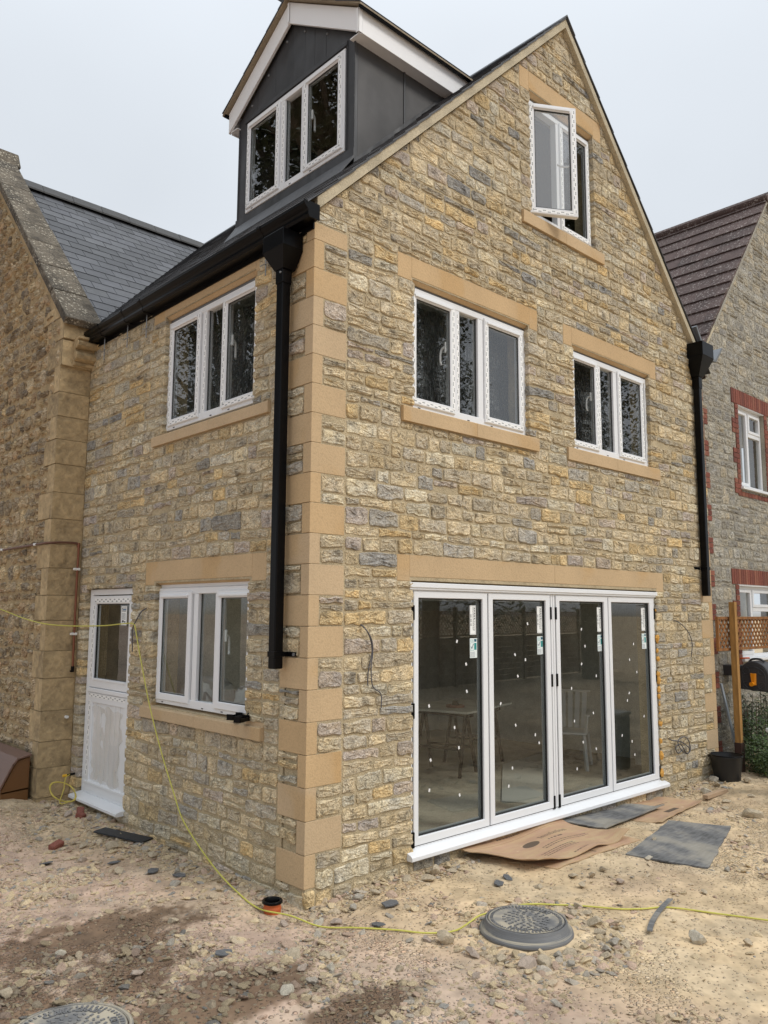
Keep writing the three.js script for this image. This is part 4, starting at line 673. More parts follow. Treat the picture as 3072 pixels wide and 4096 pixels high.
  const rt = []; for (let x = 0.03; x < 3.6; x += 0.46) { const g = extrude([[-0.14, -0.14], [0, 0.0], [0.14, -0.14], [0.14, -0.115], [0.04, 0.02], [-0.04, 0.02], [-0.14, -0.115]].reverse(), 0.45, 0.004); g.rotateY(Math.PI / 2); g.translate(x, 0.86 - ZA + 0.03 + (rO() - 0.5) * 0.01, ZA); rt.push(paint(g, [0.062, 0.058, 0.052])); }
  rt.forEach((g) => part('ridge_tile', g, M.slate, old));
  part('roof_deck', extrude([[-3.9, 0.74 + 3.9], [ZA, 0.74 - ZA], [-11, 0.74 - ZA - (-ZA - -11) * 1], [-11, 0.6 - ZA - (11 + ZA)], [ZA, 0.6 - ZA], [-3.9, 0.6 + 3.9]].reverse(), 7).applyMatrix4(m).translate(7.02, 0, 0), M.darkWood, old);
  // copper pipe run with white clips
  const pr = 0.0125;
  part('copper_pipe', [tube([[-0.40, 2.60, -8], [-0.40, 2.605, -5.4], [-0.395, 2.61, -4.25]], pr, 20), tube([[-0.395, 2.61, -4.25], [-0.385, 2.612, -4.0], [-0.36, 2.613, -3.985], [-0.24, 2.624, -3.985], [-0.09, 2.625, -3.985], [-0.062, 2.62, -3.985]], pr, 40)], M.copperDull, old);
  part('copper_pipe', [tube([[-0.062, 2.615, -3.985], [-0.055, 2.59, -3.985], [-0.055, 2.3, -3.985], [-0.053, 1.655, -3.985], [-0.05, 1.29, -3.985]], pr, 40), cyl(0.017, 0.017, 0.05, 12).translate(-0.056, 2.605, -3.985)], M.copper, old);
  const clip = (x, y, z, v) => [box(x - (v ? 0.03 : 0.02), x + (v ? 0.03 : 0.02), y - 0.014, y + 0.014, z - 0.02, z + (v ? 0.018 : 0.02), 0.006), ...(v ? [box(x - 0.045, x - 0.02, y - 0.012, y + 0.012, z - 0.005, z + 0.02, 0.005)] : [])];
  part('pipe_clip', clip(-0.405, 2.605, -5.33, 0), M.white, old); part('pipe_clip', clip(-0.398, 2.61, -4.3, 0), M.white, old); part('pipe_clip', clip(-0.055, 2.345, -3.99, 1), M.white, old); part('pipe_clip', clip(-0.053, 1.655, -3.99, 1), M.white, old); part('pipe_clip', [cyl(0.016, 0.016, 0.03, 12).rotateX(Math.PI / 2).translate(-0.085, 0.79, -4.0), box(-0.085, -0.06, 0.775, 0.8, -4.03, -3.99, 0.004)], M.white, old);
  part('pipe_end_tape', [cyl(0.018, 0.016, 0.06, 10).translate(-0.05, 1.285, -3.985), box(-0.078, -0.04, 1.255, 1.275, -3.995, -3.965, 0.005)], M.black, old);
  part('body', [box(0.0, 7, -0.5, 4.6, -11, -8.31)], M.footing, old);
}

// ---------------------------------------------------------------- the neighbouring house on the right
const nb = thing('neighbour_house', 'grey rough-stone neighbouring house with red brick trim and brown tiled roof, on the right', 'house');
{
  const ZN = -0.3, X0 = 6.85, AXN = 9.72, AY = 8.78, EY = 5.35, XR = 12.6;
  const wall = part('gable_wall', extrude([[X0 + 0.01, -0.5], [XR, -0.5], [XR, EY], [AXN, AY - 0.03], [X0 + 0.01, EY]], 0.25, 0, [rect(8.21, 9.16, 3.74, 4.995), rect(7.955, 9.3, 1.24, 2.32)]).translate(0, 0, ZN - 0.253), M.greyMortar, nb);
  part('side_wall', box(X0, X0 + 0.2, -0.5, EY, -8, ZN - 0.27), M.greyMortar, nb);
  const brickCol = (r) => { const t = r(); const c = t < 0.5 ? L(146, 84, 68) : t < 0.8 ? L(130, 74, 62) : L(156, 98, 78); const k = 1.2 * mix(0.85, 1.15, r()); return c.map((v) => v * k); };
  const rb = rng(61), holes = [], bricks = [];
  const bk = (x0, x1, y0, y1) => { const g = new THREE.BoxGeometry(x1 - x0, y1 - y0, 0.06); g.translate((x0 + x1) / 2, (y0 + y1) / 2, ZN - 0.022 + rb() * 0.003); uvm(g, rb() * 3, rb() * 3); bricks.push({ g: norm(paint(g, brickCol(rb))), parent: wall }); };
  const arch = (x0, x1, y0, y1) => { holes.push({ u0: x0 - 0.01, u1: x1 + 0.01, v0: y0 - 0.005, v1: y1 + 0.005 }); for (let x = x0; x < x1 - 0.03; x += 0.0755) bk(x, x + 0.065, y0, y1); };
  arch(8.0, 9.42, 5.0, 5.218); arch(7.735, 9.6, 2.325, 2.54);
  const jamb = (x, dir, y0, y1) => { let k = 0; for (let y = y1; y > y0; y -= 0.075, k++) { const w = Math.floor(k / 3) % 2 ? 0.215 : 0.103; if (w > 0.2 && k % 2) { bk(dir > 0 ? x : x - 0.103, dir > 0 ? x + 0.103 : x, y - 0.065, y); bk(dir > 0 ? x + 0.113 : x - 0.216, dir > 0 ? x + 0.216 : x - 0.113, y - 0.065, y); } else bk(dir > 0 ? x : x - w, dir > 0 ? x + w : x, y - 0.065, y); if (k % 3 === 0) holes.push({ u0: dir > 0 ? x - 0.01 : x - w - 0.012, u1: dir > 0 ? x + w + 0.012 : x + 0.01, v0: y - 0.22, v1: y + 0.005 }); } };
  jamb(8.205, -1, 3.7, 4.99); jamb(9.165, 1, 3.7, 4.99); jamb(7.95, -1, 1.2, 2.315);
  for (let x = 8.1; x < 9.35; x += 0.113) bk(x, x + 0.103, 3.62, 3.685); holes.push({ u0: 8.08, u1: 9.36, v0: 3.61, v1: 3.74 });
  { let k = 0; for (let y = 4.96; y > -0.1; y -= 0.075, k++) { const w = Math.floor(k / 3) % 2 ? 0.33 : 0.215; if (k % 2) { bk(X0, X0 + 0.103, y - 0.065, y); bk(X0 + 0.113, X0 + w, y - 0.065, y); } else bk(X0, X0 + w, y - 0.065, y); if (k % 3 === 0) holes.push({ u0: X0 - 0.1, u1: X0 + w + 0.012, v0: y - 0.22, v1: y + 0.005 }); } }
  holes.push({ u0: 8.21, u1: 9.16, v0: 3.74, v1: 4.995 }, { u0: 7.955, u1: 9.3, v0: 1.24, v1: 2.32 });
  pieces(bricks, 'brick', M.brick, nb, 'brickwork');
  const pal = (r) => { const t = r(); const c = t < 0.5 ? L(184, 178, 164) : t < 0.8 ? L(168, 162, 150) : L(190, 180, 160); const k = 1.55 * mix(0.85, 1.12, r()); return c.map((v) => v * k); };
  const list = walling({ seed: 71, u0: X0, u1: 10.4, v0: -0.1, v1: 8.8, course: [0.1, 0.17], len: [0.14, 0.34], joint: 0.024, wave: 0.05, jit: 0.02, round: [0.1, 0.35], split: 0.25, d0: 0.001, d1: 0.010, base: -0.001, inset: 0.01, rough: 0.010, tilt: 0.6, back: -0.02, palette: pal, holes, clips: [[-1.195, 1, EY - 0.08 - 1.195 * X0], [1.195, 1, AY - 0.1 + 1.195 * AXN]] }).map((g) => ({ g: g.translate(0, 0, ZN), parent: wall }));
  pieces(list, 'stone', M.rubble, nb, 'stonework');
  // brown roof tiles laid in courses
  const ang = Math.atan((AY - EY) / (AXN - X0)), rt = rng(17), tiles = [], gauge = 0.338, len = Math.hypot(AY - EY, AXN - X0) + 0.12; let k = 0;
  for (let d = -0.1; d < len - 0.15; d += gauge, k++) for (let j = 0, z1 = ZN + 0.05; j < 20; j++) { const wd = j === 0 && k % 2 ? 0.165 : 0.33, v = mix(0.86, 1.12, rt()), g = new THREE.BoxGeometry(0.42, 0.034, wd - 0.003); uvm(g, rt() * 4, rt() * 4); paint(g, [v, v, v]); g.applyMatrix4(new THREE.Matrix4().makeRotationZ(ang - 0.075)); g.translate(X0 + 0.02 + (d + 0.2) * Math.cos(ang), EY + 0.03 + (d + 0.2) * Math.sin(ang), z1 - wd / 2); z1 -= wd; tiles.push({ g: norm(g), parent: nb }); }
  pieces(tiles, 'roof_tile', M.roofTile, nb, 'roof_tiling');
  const rd = []; for (let z = ZN + 0.07; z > -6.6; z -= 0.45) { const g = new THREE.CylinderGeometry(0.11, 0.11, 0.445, 12, 1, false, -Math.PI / 2, Math.PI); g.rotateX(Math.PI / 2); g.rotateZ(0); g.translate(AXN, AY + 0.03, z - 0.222); uvm(g); rd.push(paint(norm(g), [1, 1, 1])); } rd.forEach((g) => part('ridge_tile', g, M.roofTile, nb));
  part('roof_slope', extrude([[AXN, AY + 0.0], [XR + 0.1, EY - 0.05], [XR + 0.1, EY - 0.1], [AXN, AY - 0.06], [X0, EY - 0.07], [X0, EY - 0.03]], 7).translate(0, 0, -7.05 + ZN + 0.05), M.darkWood, nb);
  const vg = (a, b) => extrude([[a[0], a[1] - 0.06], [b[0], b[1] - 0.06], [b[0], b[1] + 0.0], [a[0], a[1] + 0.0]], 0.07, 0.004).translate(0, 0, ZN - 0.02);
  part('verge', [vg([X0 + 0.6, EY + 0.68], [AXN, AY - 0.0]), vg([AXN + 0.002, AY], [XR, EY])], M.greyMortar, nb); part('verge', vg([X0 + 0.02, EY - 0.03], [X0 + 0.598, EY + 0.675]), M.verge, nb);
  // valley gutter lining between the two roofs
  part('valley_lining', [extrude([[6.36, 5.22], [6.42, 5.18], [6.66, 5.21], [6.80, 5.36], [6.86, 5.43], [6.85, 5.445], [6.78, 5.38], [6.64, 5.24], [6.43, 5.21], [6.28, 5.40], [6.14, 5.58], [6.12, 5.56]].reverse(), 3.2).translate(0, 0, -3.1)], M.leadGrey, nb);
  // white windows
  const win = (n, u0, u1, v0, v1, mx, tv) => { const g = new THREE.Group(); g.name = n; nb.add(g); const w = ZN - 0.06;
    part('frame', [ring(u0, u1, v0, v1, 0.05, w - 0.06, w, 0.004), box(mx - 0.028, mx + 0.028, v0 + 0.05, v1 - 0.05, w - 0.058, w - 0.002, 0.004), ring(u0 + 0.045, mx - 0.022, v0 + 0.045, v1 - 0.045, 0.045, w - 0.04, w + 0.012, 0.004), ring(mx + 0.022, u1 - 0.045, tv + 0.02, v1 - 0.045, 0.045, w - 0.04, w + 0.014, 0.004), box(mx + 0.02, u1 - 0.04, tv - 0.04, tv + 0.02, w - 0.05, w + 0.004, 0.004), box(u0 - 0.02, u1 + 0.02, v1, v1 + 0.045, w - 0.05, w + 0.06, 0.004)], M.upvc, g);
    part('sill', box(u0 - 0.04, u1 + 0.04, v0 - 0.04, v0, w - 0.05, ZN + 0.05, 0.005), M.upvc, g);
    part('pane', [plate(u0 + 0.085, mx - 0.06, v0 + 0.085, v1 - 0.085, w - 0.02), plate(mx + 0.025, u1 - 0.048, v0 + 0.05, tv - 0.04, w - 0.026), plate(mx + 0.06, u1 - 0.085, tv + 0.06, v1 - 0.085, w - 0.016)], M.glass, g); };
  win('casement_window', 8.215, 9.155, 3.76, 4.985, 8.66, 4.62); win('casement_window_ground', 7.965, 9.29, 1.28, 2.30, 8.50, 1.98);
  nb.children[nb.children.length - 1].name = numbered('casement_window');
  part('inner_wall', [box(7.1, 12.4, -0.3, 5.2, -2.1, -2.0), box(7.1, 12.4, 2.6, 2.7, -2.0, ZN - 0.27), box(7.1, 12.4, -0.3, 0.0, -2.0, ZN - 0.27), box(7.06, 7.1, -0.3, 5.2, -2.0, ZN - 0.27), box(7.1, 12.4, 5.2, 5.25, -2.0, ZN - 0.27)], M.plaster, nb);
}

// ---------------------------------------------------------------- things on the site
const on = (x, z, dy = 0) => gh(x, z) + dy;
// inspection covers
const font = await new FontLoader().loadAsync('fonts/droid/droid_sans_bold.typeface.json');
function manhole(name, lbl, x, y, z, turn, R, tall, ringWords) {
  const t = thing(name, lbl, 'manhole cover', [x, y, z], turn, null);
  const lathe = (p) => norm(new THREE.LatheGeometry(p.map((q) => new THREE.Vector2(...q)), 72));
  if (tall) part('frame', lathe([[R * 0.9, 0.0], [R + 0.045, 0.0], [R + 0.05, 0.012], [R + 0.045, 0.03], [R + 0.018, 0.036], [R + 0.012, 0.078], [R - 0.004, 0.084], [R - 0.004, 0.05]]), M.castDark, t), part('ledge', lathe([[R + 0.016, 0.037], [R + 0.042, 0.032], [R + 0.046, 0.026]]), M.cast, t);
  else part('frame', lathe([[R * 0.9, -0.02], [R + 0.02, -0.02], [R + 0.022, 0.004], [R + 0.006, 0.008], [R - 0.001, 0.002]]), M.cast, t);
  const h = tall ? 0.08 : 0.004;
  part('cover', uvm(lathe([[0.0001, h], [R - 0.02, h], [R - 0.016, h + 0.004], [R - 0.007, h + 0.004], [R - 0.005, h - 0.03]])), M.cast, t);
  const tr = []; for (let k = 0; k < 9; k++) { const rr = 0.025 + k * 0.0285; if (rr > R - 0.03 || (rr > R - 0.085 && rr < R - 0.04)) continue; const n = Math.max(4, Math.round(2 * Math.PI * rr / 0.042)); for (let i = 0; i < n; i++) { const a = i / n * 6.2832 + k * 0.37, g = box(-0.010, 0.010, 0, 0.006, -0.006, 0.006); g.rotateY(-a + (i + k) % 2 * 0.9); g.translate(Math.cos(a) * rr, h - 0.001, Math.sin(a) * rr); tr.push(g); } }
  for (let i = 0; i < 60; i++) { const a = i / 60 * 6.2832, g = box(-0.009, 0.009, 0, 0.006, -0.005, 0.005); g.rotateY(-a); g.translate(Math.cos(a) * (R - 0.03), h - 0.001, Math.sin(a) * (R - 0.03)); tr.push(g); }
  tag(part('tread', tr, M.castDark, t), null, null, null, 'stuff');
  const lt = []; for (const [word, a0, st] of ringWords) [...word].forEach((c, i) => { if (c === ' ') return; const g = new TextGeometry(c, { font, size: 0.036, depth: 0.007, curveSegments: 3 }); g.computeBoundingBox(); g.translate(-(g.boundingBox.max.x + g.boundingBox.min.x) / 2, 0, 0); g.rotateX(-Math.PI / 2); const a = a0 + i * st; g.rotateY(-a - Math.PI / 2); const rr = R - 0.082; g.translate(Math.cos(a) * rr, h - 0.001, Math.sin(a) * rr); lt.push(norm(g)); });
  part('lettering', lt, M.castDark, t); return t;
}
manhole('manhole_cover', 'round dusty cast manhole cover standing proud on loose stones before the folding doors', 0.755, -0.10, 1.315, 0, 0.246, true, [['INSPECTION', -0.95, 0.125], ['CLARK-DRAIN', 1.75, 0.125]]);
manhole('manhole_cover', 'dusty grey manhole cover sunk in damp soil, cut by the bottom edge of the photo', -1.86, -0.088, 0.60, 2.6, 0.275, false, [['CLARK-DRAIN', 0.9, 0.125], ['.COM', 2.6, 0.125], ['INSPECTION', 4.0, 0.125]]);
// drain stub
{ const t = thing('drain_pipe', 'short orange plastic drain pipe with black collar upright at the house corner', 'pipe', [-0.2, -0.15, -0.085]); const tc = std({ color: L(186, 92, 48, 1.0), roughness: 0.5 });
  part('pipe', norm(new THREE.LatheGeometry([[0.05, 0], [0.058, 0], [0.058, 0.05], [0.062, 0.055], [0.062, 0.068], [0.058, 0.072], [0.058, 0.085], [0.062, 0.09], [0.062, 0.1], [0.052, 0.1], [0.052, 0.0]].map((p) => new THREE.Vector2(...p)), 32)), tc, t);
  part('collar', norm(new THREE.LatheGeometry([[0.048, 0.07], [0.05, 0.112], [0.064, 0.116], [0.07, 0.112], [0.07, 0.098], [0.062, 0.094]].map((p) => new THREE.Vector2(...p)), 32)), M.black, t); }
// earth cable slung from the wall hook and over the ground
M.cableY = std({ color: L(204, 198, 92, 0.9), roughness: 0.55 });
{
  const g = (x, z) => [x, on(x, z, 0.012), z];
  const path = [[-0.75, 2.12, -6.2], [-0.55, 1.914, -4.829], [-0.45, 1.809, -4.29], [-0.38, 1.759, -3.822], [-0.30, 1.75, -3.722], [-0.22, 1.746, -3.596], [-0.12, 1.758, -3.075], [-0.062, 1.785, -2.64], [-0.055, 1.775, -2.595], [-0.06, 1.749, -2.562], [-0.065, 1.606, -2.487], [-0.075, 1.397, -2.362], [-0.09, 1.056, -2.151], [-0.105, 0.664, -1.857], [-0.125, 0.414, -1.614], [-0.15, 0.25, -1.42], [-0.165, 0.10, -1.13], [-0.18, -0.02, -0.82], [-0.22, -0.075, -0.5], [-0.27, -0.09, -0.13], [-0.2, -0.085, 0.12], g(-0.125, 0.345), g(0.0, 0.56), g(0.152, 0.773), g(0.26, 0.926), g(0.42, 1.02), [0.49, -0.05, 1.06], [0.6, -0.03, 1.06], [0.78, -0.05, 1.05], [1.0, -0.045, 1.10], g(1.29, 1.208), g(1.41, 1.36), g(1.535, 1.526), g(1.66, 1.62), g(1.807, 1.709), g(1.95, 1.98), g(2.082, 2.277), g(2.3, 2.8)];
  tag(part('earth_cable', tube(path, 0.0056, 420, 8), M.cableY), 'yellow-green cable slung from the door hook and trailing over the ground past the covers', 'cable');
}
{ const pts = [[-0.075, 0.22, -3.86], [-0.12, 0.20, -3.84], [-0.16, 0.1, -3.78], [-0.22, -0.02, -3.70]]; for (let i = 0; i <= 60; i++) { const a = 1.2 + i / 60 * 6.2832 * 3.2, r = 0.15 + 0.012 * Math.sin(i * 0.7); pts.push([-0.17 + Math.cos(a) * r * 0.62, 0.075 - 0.085 * Math.sin(a) + 0.012 * Math.sin(i * 0.33), -3.78 + Math.sin(a) * r * 0.5 + Math.cos(a) * r * 0.75]); }
  const t = thing('cable_coil', 'loose coil of yellow cable on the ground left of the white side door', 'cable'); part('loops', tube(pts, 0.0062, 300, 6), std({ color: L(196, 176, 78, 0.9), roughness: 0.5 }), t); part('plug_end', [rod([-0.02, 0.225, -3.86], [-0.1, 0.215, -3.87], 0.012, 8)], M.black, t); part('plug_tip', rod([-0.1, 0.215, -3.87], [-0.14, 0.212, -3.875], 0.014, 10), std({ color: L(228, 176, 40), roughness: 0.5 }), t); }
// brown storage box with stepped sloping lid
{ const t = thing('storage_box', 'brown plastic storage box with stepped sloping lid against the old wall', 'storage box', [0, 0, 0]); const br = std({ color: L(112, 76, 40, 1.0), roughness: 0.42 }), lid = std({ color: L(116, 88, 74, 0.95), roughness: 0.5 });
  const XB = -0.385, prof = [[XB, -0.04], [XB - 0.27, -0.045], [XB - 0.275, 0.09], [XB - 0.155, 0.33], [XB - 0.12, 0.375], [XB, 0.405]];
  part('body', extrude(prof.slice().reverse(), 1.6, 0.006).translate(0, 0, -5.73), br, t);
  part('panel_line', [extrude([[XB - 0.004, 0.08], [XB - 0.276, 0.062], [XB - 0.276, 0.075], [XB - 0.004, 0.094]].reverse(), 0.004).translate(0, 0, -4.128), cyl(0.024, 0.024, 0.006, 20).rotateX(Math.PI / 2).translate(XB - 0.05, 0.33, -4.128)], std({ color: L(100, 66, 36, 1.0), roughness: 0.45 }), t);
  const top = [[XB + 0.012, 0.415], [XB - 0.125, 0.388], [XB - 0.165, 0.34], [XB - 0.29, 0.092]];
  const st = [[0, 1], [1, 2]]; const plank = (a, b, k) => { const q = [[a[0], a[1]], [b[0], b[1]], [b[0] - 0.020, b[1] + 0.010], [a[0] - 0.012, a[1] + 0.022]]; return extrude(q, 1.66, 0.004).translate(0, 0, -5.76); };
  part('lid', [plank(top[0], top[1]), plank(top[1], [top[2][0] - 0.005, top[2][1] - 0.01])], lid, t);
  for (let i = 0; i < 3; i++) { const a = [mix(top[2][0], top[3][0], i / 3), mix(top[2][1], top[3][1], i / 3)], b = [mix(top[2][0], top[3][0], (i + 0.94) / 3), mix(top[2][1], top[3][1], (i + 0.94) / 3)]; part('lid_plank', plank(a, b), lid, t); } }
// downpipe brackets left on the sill
{ const mk = (dx, dz, a) => { const t = thing('pipe_bracket_pair', null, 'bracket', [dx, 1.072, dz], a); part('bracket', [box(-0.1, 0.1, 0, 0.004, -0.03, 0.03, 0.001), box(-0.1, -0.094, 0, 0.045, -0.03, 0.03, 0.002), box(0.03, 0.036, 0, 0.045, -0.03, 0.03, 0.002), box(-0.1, 0.1, 0.0, 0.03, -0.03, -0.025, 0.002), box(-0.1, 0.1, 0.0, 0.03, 0.025, 0.03, 0.002)], M.black, t); part('lug', cyl(0.028, 0.028, 0.012, 16).rotateX(Math.PI / 2).translate(0.08, 0.03, 0), M.black, t); return t; };
  tag(mk(-0.02, -0.86, 0.45), 'black pipe bracket lying on the ground-floor sill, the one nearer the window', 'bracket'); tag(mk(-0.06, -0.70, 0.45), 'black pipe bracket lying at the right end of the ground-floor sill', 'bracket'); }
// cardboard and mats in front of the folding doors
function sheet(name, lbl, cat, c, dy, mat, thick, bend, seed, edgeMat) { // c: four corners (x, z), first edge is the u axis
  const nx = 40, ny = 24, top = [], uv = []; const P = (u, v) => { const x = mix(mix(c[0][0], c[1][0], u), mix(c[3][0], c[2][0], u), v), z = mix(mix(c[0][1], c[1][1], u), mix(c[3][1], c[2][1], u), v); const e = (fbm(u * 9, v * 9, seed, 2) - 0.5) * 0.02; const ex = Math.min(u, v, 1 - u, 1 - v) < 0.02 ? e : 0; return [x + ex, on(x, z, dy + thick + bend(u, v) + (fbm(u * 3, v * 3, seed + 5, 3) - 0.5) * 0.012), z + ex]; };
  const pos = [], uvs = [], idx = []; for (let s = 0; s < 2; s++) for (let j = 0; j <= ny; j++) for (let i = 0; i <= nx; i++) { const p = P(i / nx, j / ny); pos.push(p[0], p[1] - (s ? thick : 0), p[2]); uvs.push(i / nx, 1 - j / ny); }
  const n1 = (nx + 1) * (ny + 1); for (let j = 0; j < ny; j++) for (let i = 0; i < nx; i++) { const a = j * (nx + 1) + i, b = a + nx + 1; idx.push(a, b, a + 1, a + 1, b, b + 1); idx.push(n1 + a, n1 + a + 1, n1 + b, n1 + a + 1, n1 + b + 1, n1 + b); }
  const edge = []; for (let i = 0; i <= nx; i++) edge.push(i); for (let j = 1; j <= ny; j++) edge.push(j * (nx + 1) + nx); for (let i = nx - 1; i >= 0; i--) edge.push(ny * (nx + 1) + i); for (let j = ny - 1; j >= 0; j--) edge.push(j * (nx + 1));
  for (let i = 0; i < edge.length - 1; i++) { const a = edge[i], b = edge[i + 1]; idx.push(a, b, a + n1, b, b + n1, a + n1); }
  let g = new THREE.BufferGeometry(); g.setAttribute('position', new THREE.Float32BufferAttribute(pos, 3)); g.setAttribute('uv', new THREE.Float32BufferAttribute(uvs, 2)); g.setIndex(idx); g = toCreasedNormals(g, 0.7); return tag(part(name, norm(g), mat), lbl, cat);
}
function cardMat(draw, seed) {
  const c = document.createElement('canvas'); c.width = 1024; c.height = 640; const x = c.getContext('2d'), r = rng(seed); x.fillStyle = '#c6ab8a'; x.fillRect(0, 0, 1024, 640);
  for (let i = 0; i < 1500; i++) { const s = 10 + r() * 60; x.globalAlpha = 0.05; x.fillStyle = r() < 0.5 ? '#a98562' : '#dcc6a6'; x.beginPath(); x.ellipse(r() * 1024, r() * 640, s * 1.6, s * 0.5, r() * 0.4, 0, 7); x.fill(); }
  for (let i = 0; i < 2600; i++) { x.globalAlpha = 0.25 * r(); x.fillStyle = r() < 0.5 ? '#8c6a48' : '#e2c7a4'; x.fillRect(r() * 1024, r() * 640, 1 + r() * 7, 1 + r() * 2); }
  x.globalAlpha = 0.75; x.fillStyle = '#4d443c'; x.strokeStyle = '#8a6644'; draw(x, r); x.globalAlpha = 1; const t = new THREE.CanvasTexture(c); t.colorSpace = THREE.SRGBColorSpace; t.magFilter = THREE.LinearFilter; return std({ map: t, color: [0.84, 0.82, 0.74], roughness: 0.95 });
}
const print1 = cardMat((x, r) => { x.font = 'bold 56px serif'; x.fillText('Insulation', 560, 250); scrawl(x, r, 570, 276, 720, 312, 1, 20); x.beginPath(); x.ellipse(440, 262, 70, 42, 0, 0, 7); x.fill(); x.globalAlpha = 0.6; x.font = '26px sans-serif'; x.fillText('Size 1200x600mm', 90, 70); x.fillText('Size 1200x600mm', 640, 590); scrawl(x, r, 330, 48, 560, 76, 1, 9); scrawl(x, r, 440, 578, 600, 604, 1, 9); scrawl(x, r, 420, 350, 900, 400, 2, 9); scrawl(x, r, 300, 430, 640, 500, 3, 8); scrawl(x, r, 60, 480, 240, 520, 2, 8); x.fillRect(60, 560, 66, 40); x.lineWidth = 3; x.beginPath(); x.moveTo(0, 120); x.bezierCurveTo(300, 100, 700, 130, 1024, 110); x.stroke(); }, 3);
const print2 = cardMat((x, r) => { x.font = '34px sans-serif'; scrawl(x, r, 120, 174, 360, 204, 1, 14); scrawl(x, r, 420, 304, 700, 334, 1, 14); scrawl(x, r, 500, 250, 860, 290, 1, 12); x.globalAlpha = 0.8; x.fillRect(420, 470, 240, 60); }, 9);
const print3 = cardMat((x, r) => { scrawl(x, r, 100, 300, 700, 330, 1, 12); }, 13);
sheet('cardboard_sheet', 'plain lower cardboard sheet whose edge shows beneath the printed one', 'cardboard', [[1.95, 0.72], [1.80, 0.35], [3.05, 0.35], [3.13, 0.77]].map((p) => p), 0.002, print3, 0.006, (u, v) => 0, 31);
sheet('cardboard_sheet', 'large curling brown cardboard sheet with print, nearest the left folding door', 'cardboard', [[1.58, -0.05], [3.02, -0.06], [3.07, 0.70], [1.76, 0.68]], 0.012, print1, 0.007, (u, v) => 0.06 * Math.pow(Math.max(0, 0.2 - u) / 0.2, 1.2) * (0.35 + v) + 0.04 * smooth(0.25, 0, v) + 0.045 * smooth(0.7, 1, v) * (0.5 + 0.5 * Math.sin(u * 13)) + 0.012 * Math.sin(u * 9 + v * 5) + 0.035 * smooth(0.85, 1, u) * smooth(0.5, 1, v), 41);
sheet('cardboard_sheet', 'flattened brown cardboard sheet beyond the grey mat by the right folding door', 'cardboard', [[3.5, 0.0], [4.85, -0.02], [5.0, 0.46], [3.75, 0.66]], 0.003, print2, 0.006, (u, v) => 0.015 * smooth(0.9, 1, u) + 0.02 * smooth(0.85, 1, v), 51);
sheet('rubber_mat', 'dusty grey rubber mat beside the folding door sill with upturned edge', 'mat', [[3.02, -0.03], [4.16, 0.03], [4.33, 0.37], [3.08, 0.46]], 0.012, M.rubber, 0.01, (u, v) => 0.02 * smooth(0.75, 1, v) + 0.015 * smooth(0.8, 1, u), 61);
sheet('rubber_mat', 'dusty grey rubber mat lying flat on open ground farther from the doors', 'mat', [[2.66, 0.91], [3.88, 0.655], [4.16, 1.13], [2.90, 1.50]], 0.004, M.rubber, 0.012, () => 0, 71);
scene.traverse((o) => { if (o.name && o.name.startsWith('rubber_mat')) { const p = o.geometry.attributes.position, a = new Float32Array(p.count * 2); for (let i = 0; i < p.count; i++) { a[i * 2] = p.getX(i); a[i * 2 + 1] = p.getZ(i); } o.geometry.setAttribute('uv', new THREE.BufferAttribute(a, 2)); } });
// offcuts
tag(part('slate_offcut', (() => { const g = box(-0.075, 0.075, 0, 0.014, -0.27, 0.27, 0.003); g.rotateX(0.06); g.rotateY(0.42); g.translate(-0.19, on(-0.19, -2.35, 0.02), -2.36); return paint(g, [0.045, 0.047, 0.05]); })(), M.slate), 'long black slate offcut lying on rubble left of the corner', 'slate');
tag(part('rubber_strip', (() => { const g = new THREE.BoxGeometry(0.034, 0.008, 0.66, 1, 1, 14), p = g.attributes.position; for (let i = 0; i < p.count; i++) { const t = p.getZ(i) / 0.33; p.setX(i, p.getX(i) + 0.03 * t * t); p.setY(i, p.getY(i) + 0.012 * t * t); } g.computeVertexNormals(); uvm(g); g.rotateY(Math.atan2(-0.63, 0.186)); g.translate(1.6, on(1.6, 1.74, 0.016), 1.745); return norm(g); })(), M.rubber), 'thin curved dark rubber strip lying on bare dirt right of the manhole cover', 'strip');
tag(part('card_strip', box(5.12, 5.62, on(5.35, 0.5, 0.01), on(5.35, 0.5, 0.05), 0.40, 0.46, 0.002), M.card), 'narrow brown cardboard strip by the grey bin at the right edge', 'cardboard');
// bucket
{ const t = thing('bucket', 'black plastic builder\'s bucket against the right corner of the new house', 'bucket', [6.2, on(6.2, 0.2, 0.0), 0.197]); const R = 0.178, r = 0.145, h = 0.29;
  part('body', norm(new THREE.LatheGeometry([[0.001, 0.012], [r - 0.006, 0.012], [R - 0.006, h], [R + 0.008, h], [R + 0.01, h - 0.018], [R + 0.001, h - 0.02], [r + 0.004, 0.01], [r, 0], [0.001, 0]].map((p) => new THREE.Vector2(...p)), 48)), std({ color: [0.012, 0.012, 0.013], roughness: 0.45 }), t); part('rim', norm(new THREE.TorusGeometry(R + 0.004, 0.008, 8, 48).rotateX(Math.PI / 2).translate(0, h, 0)), M.black, t); }
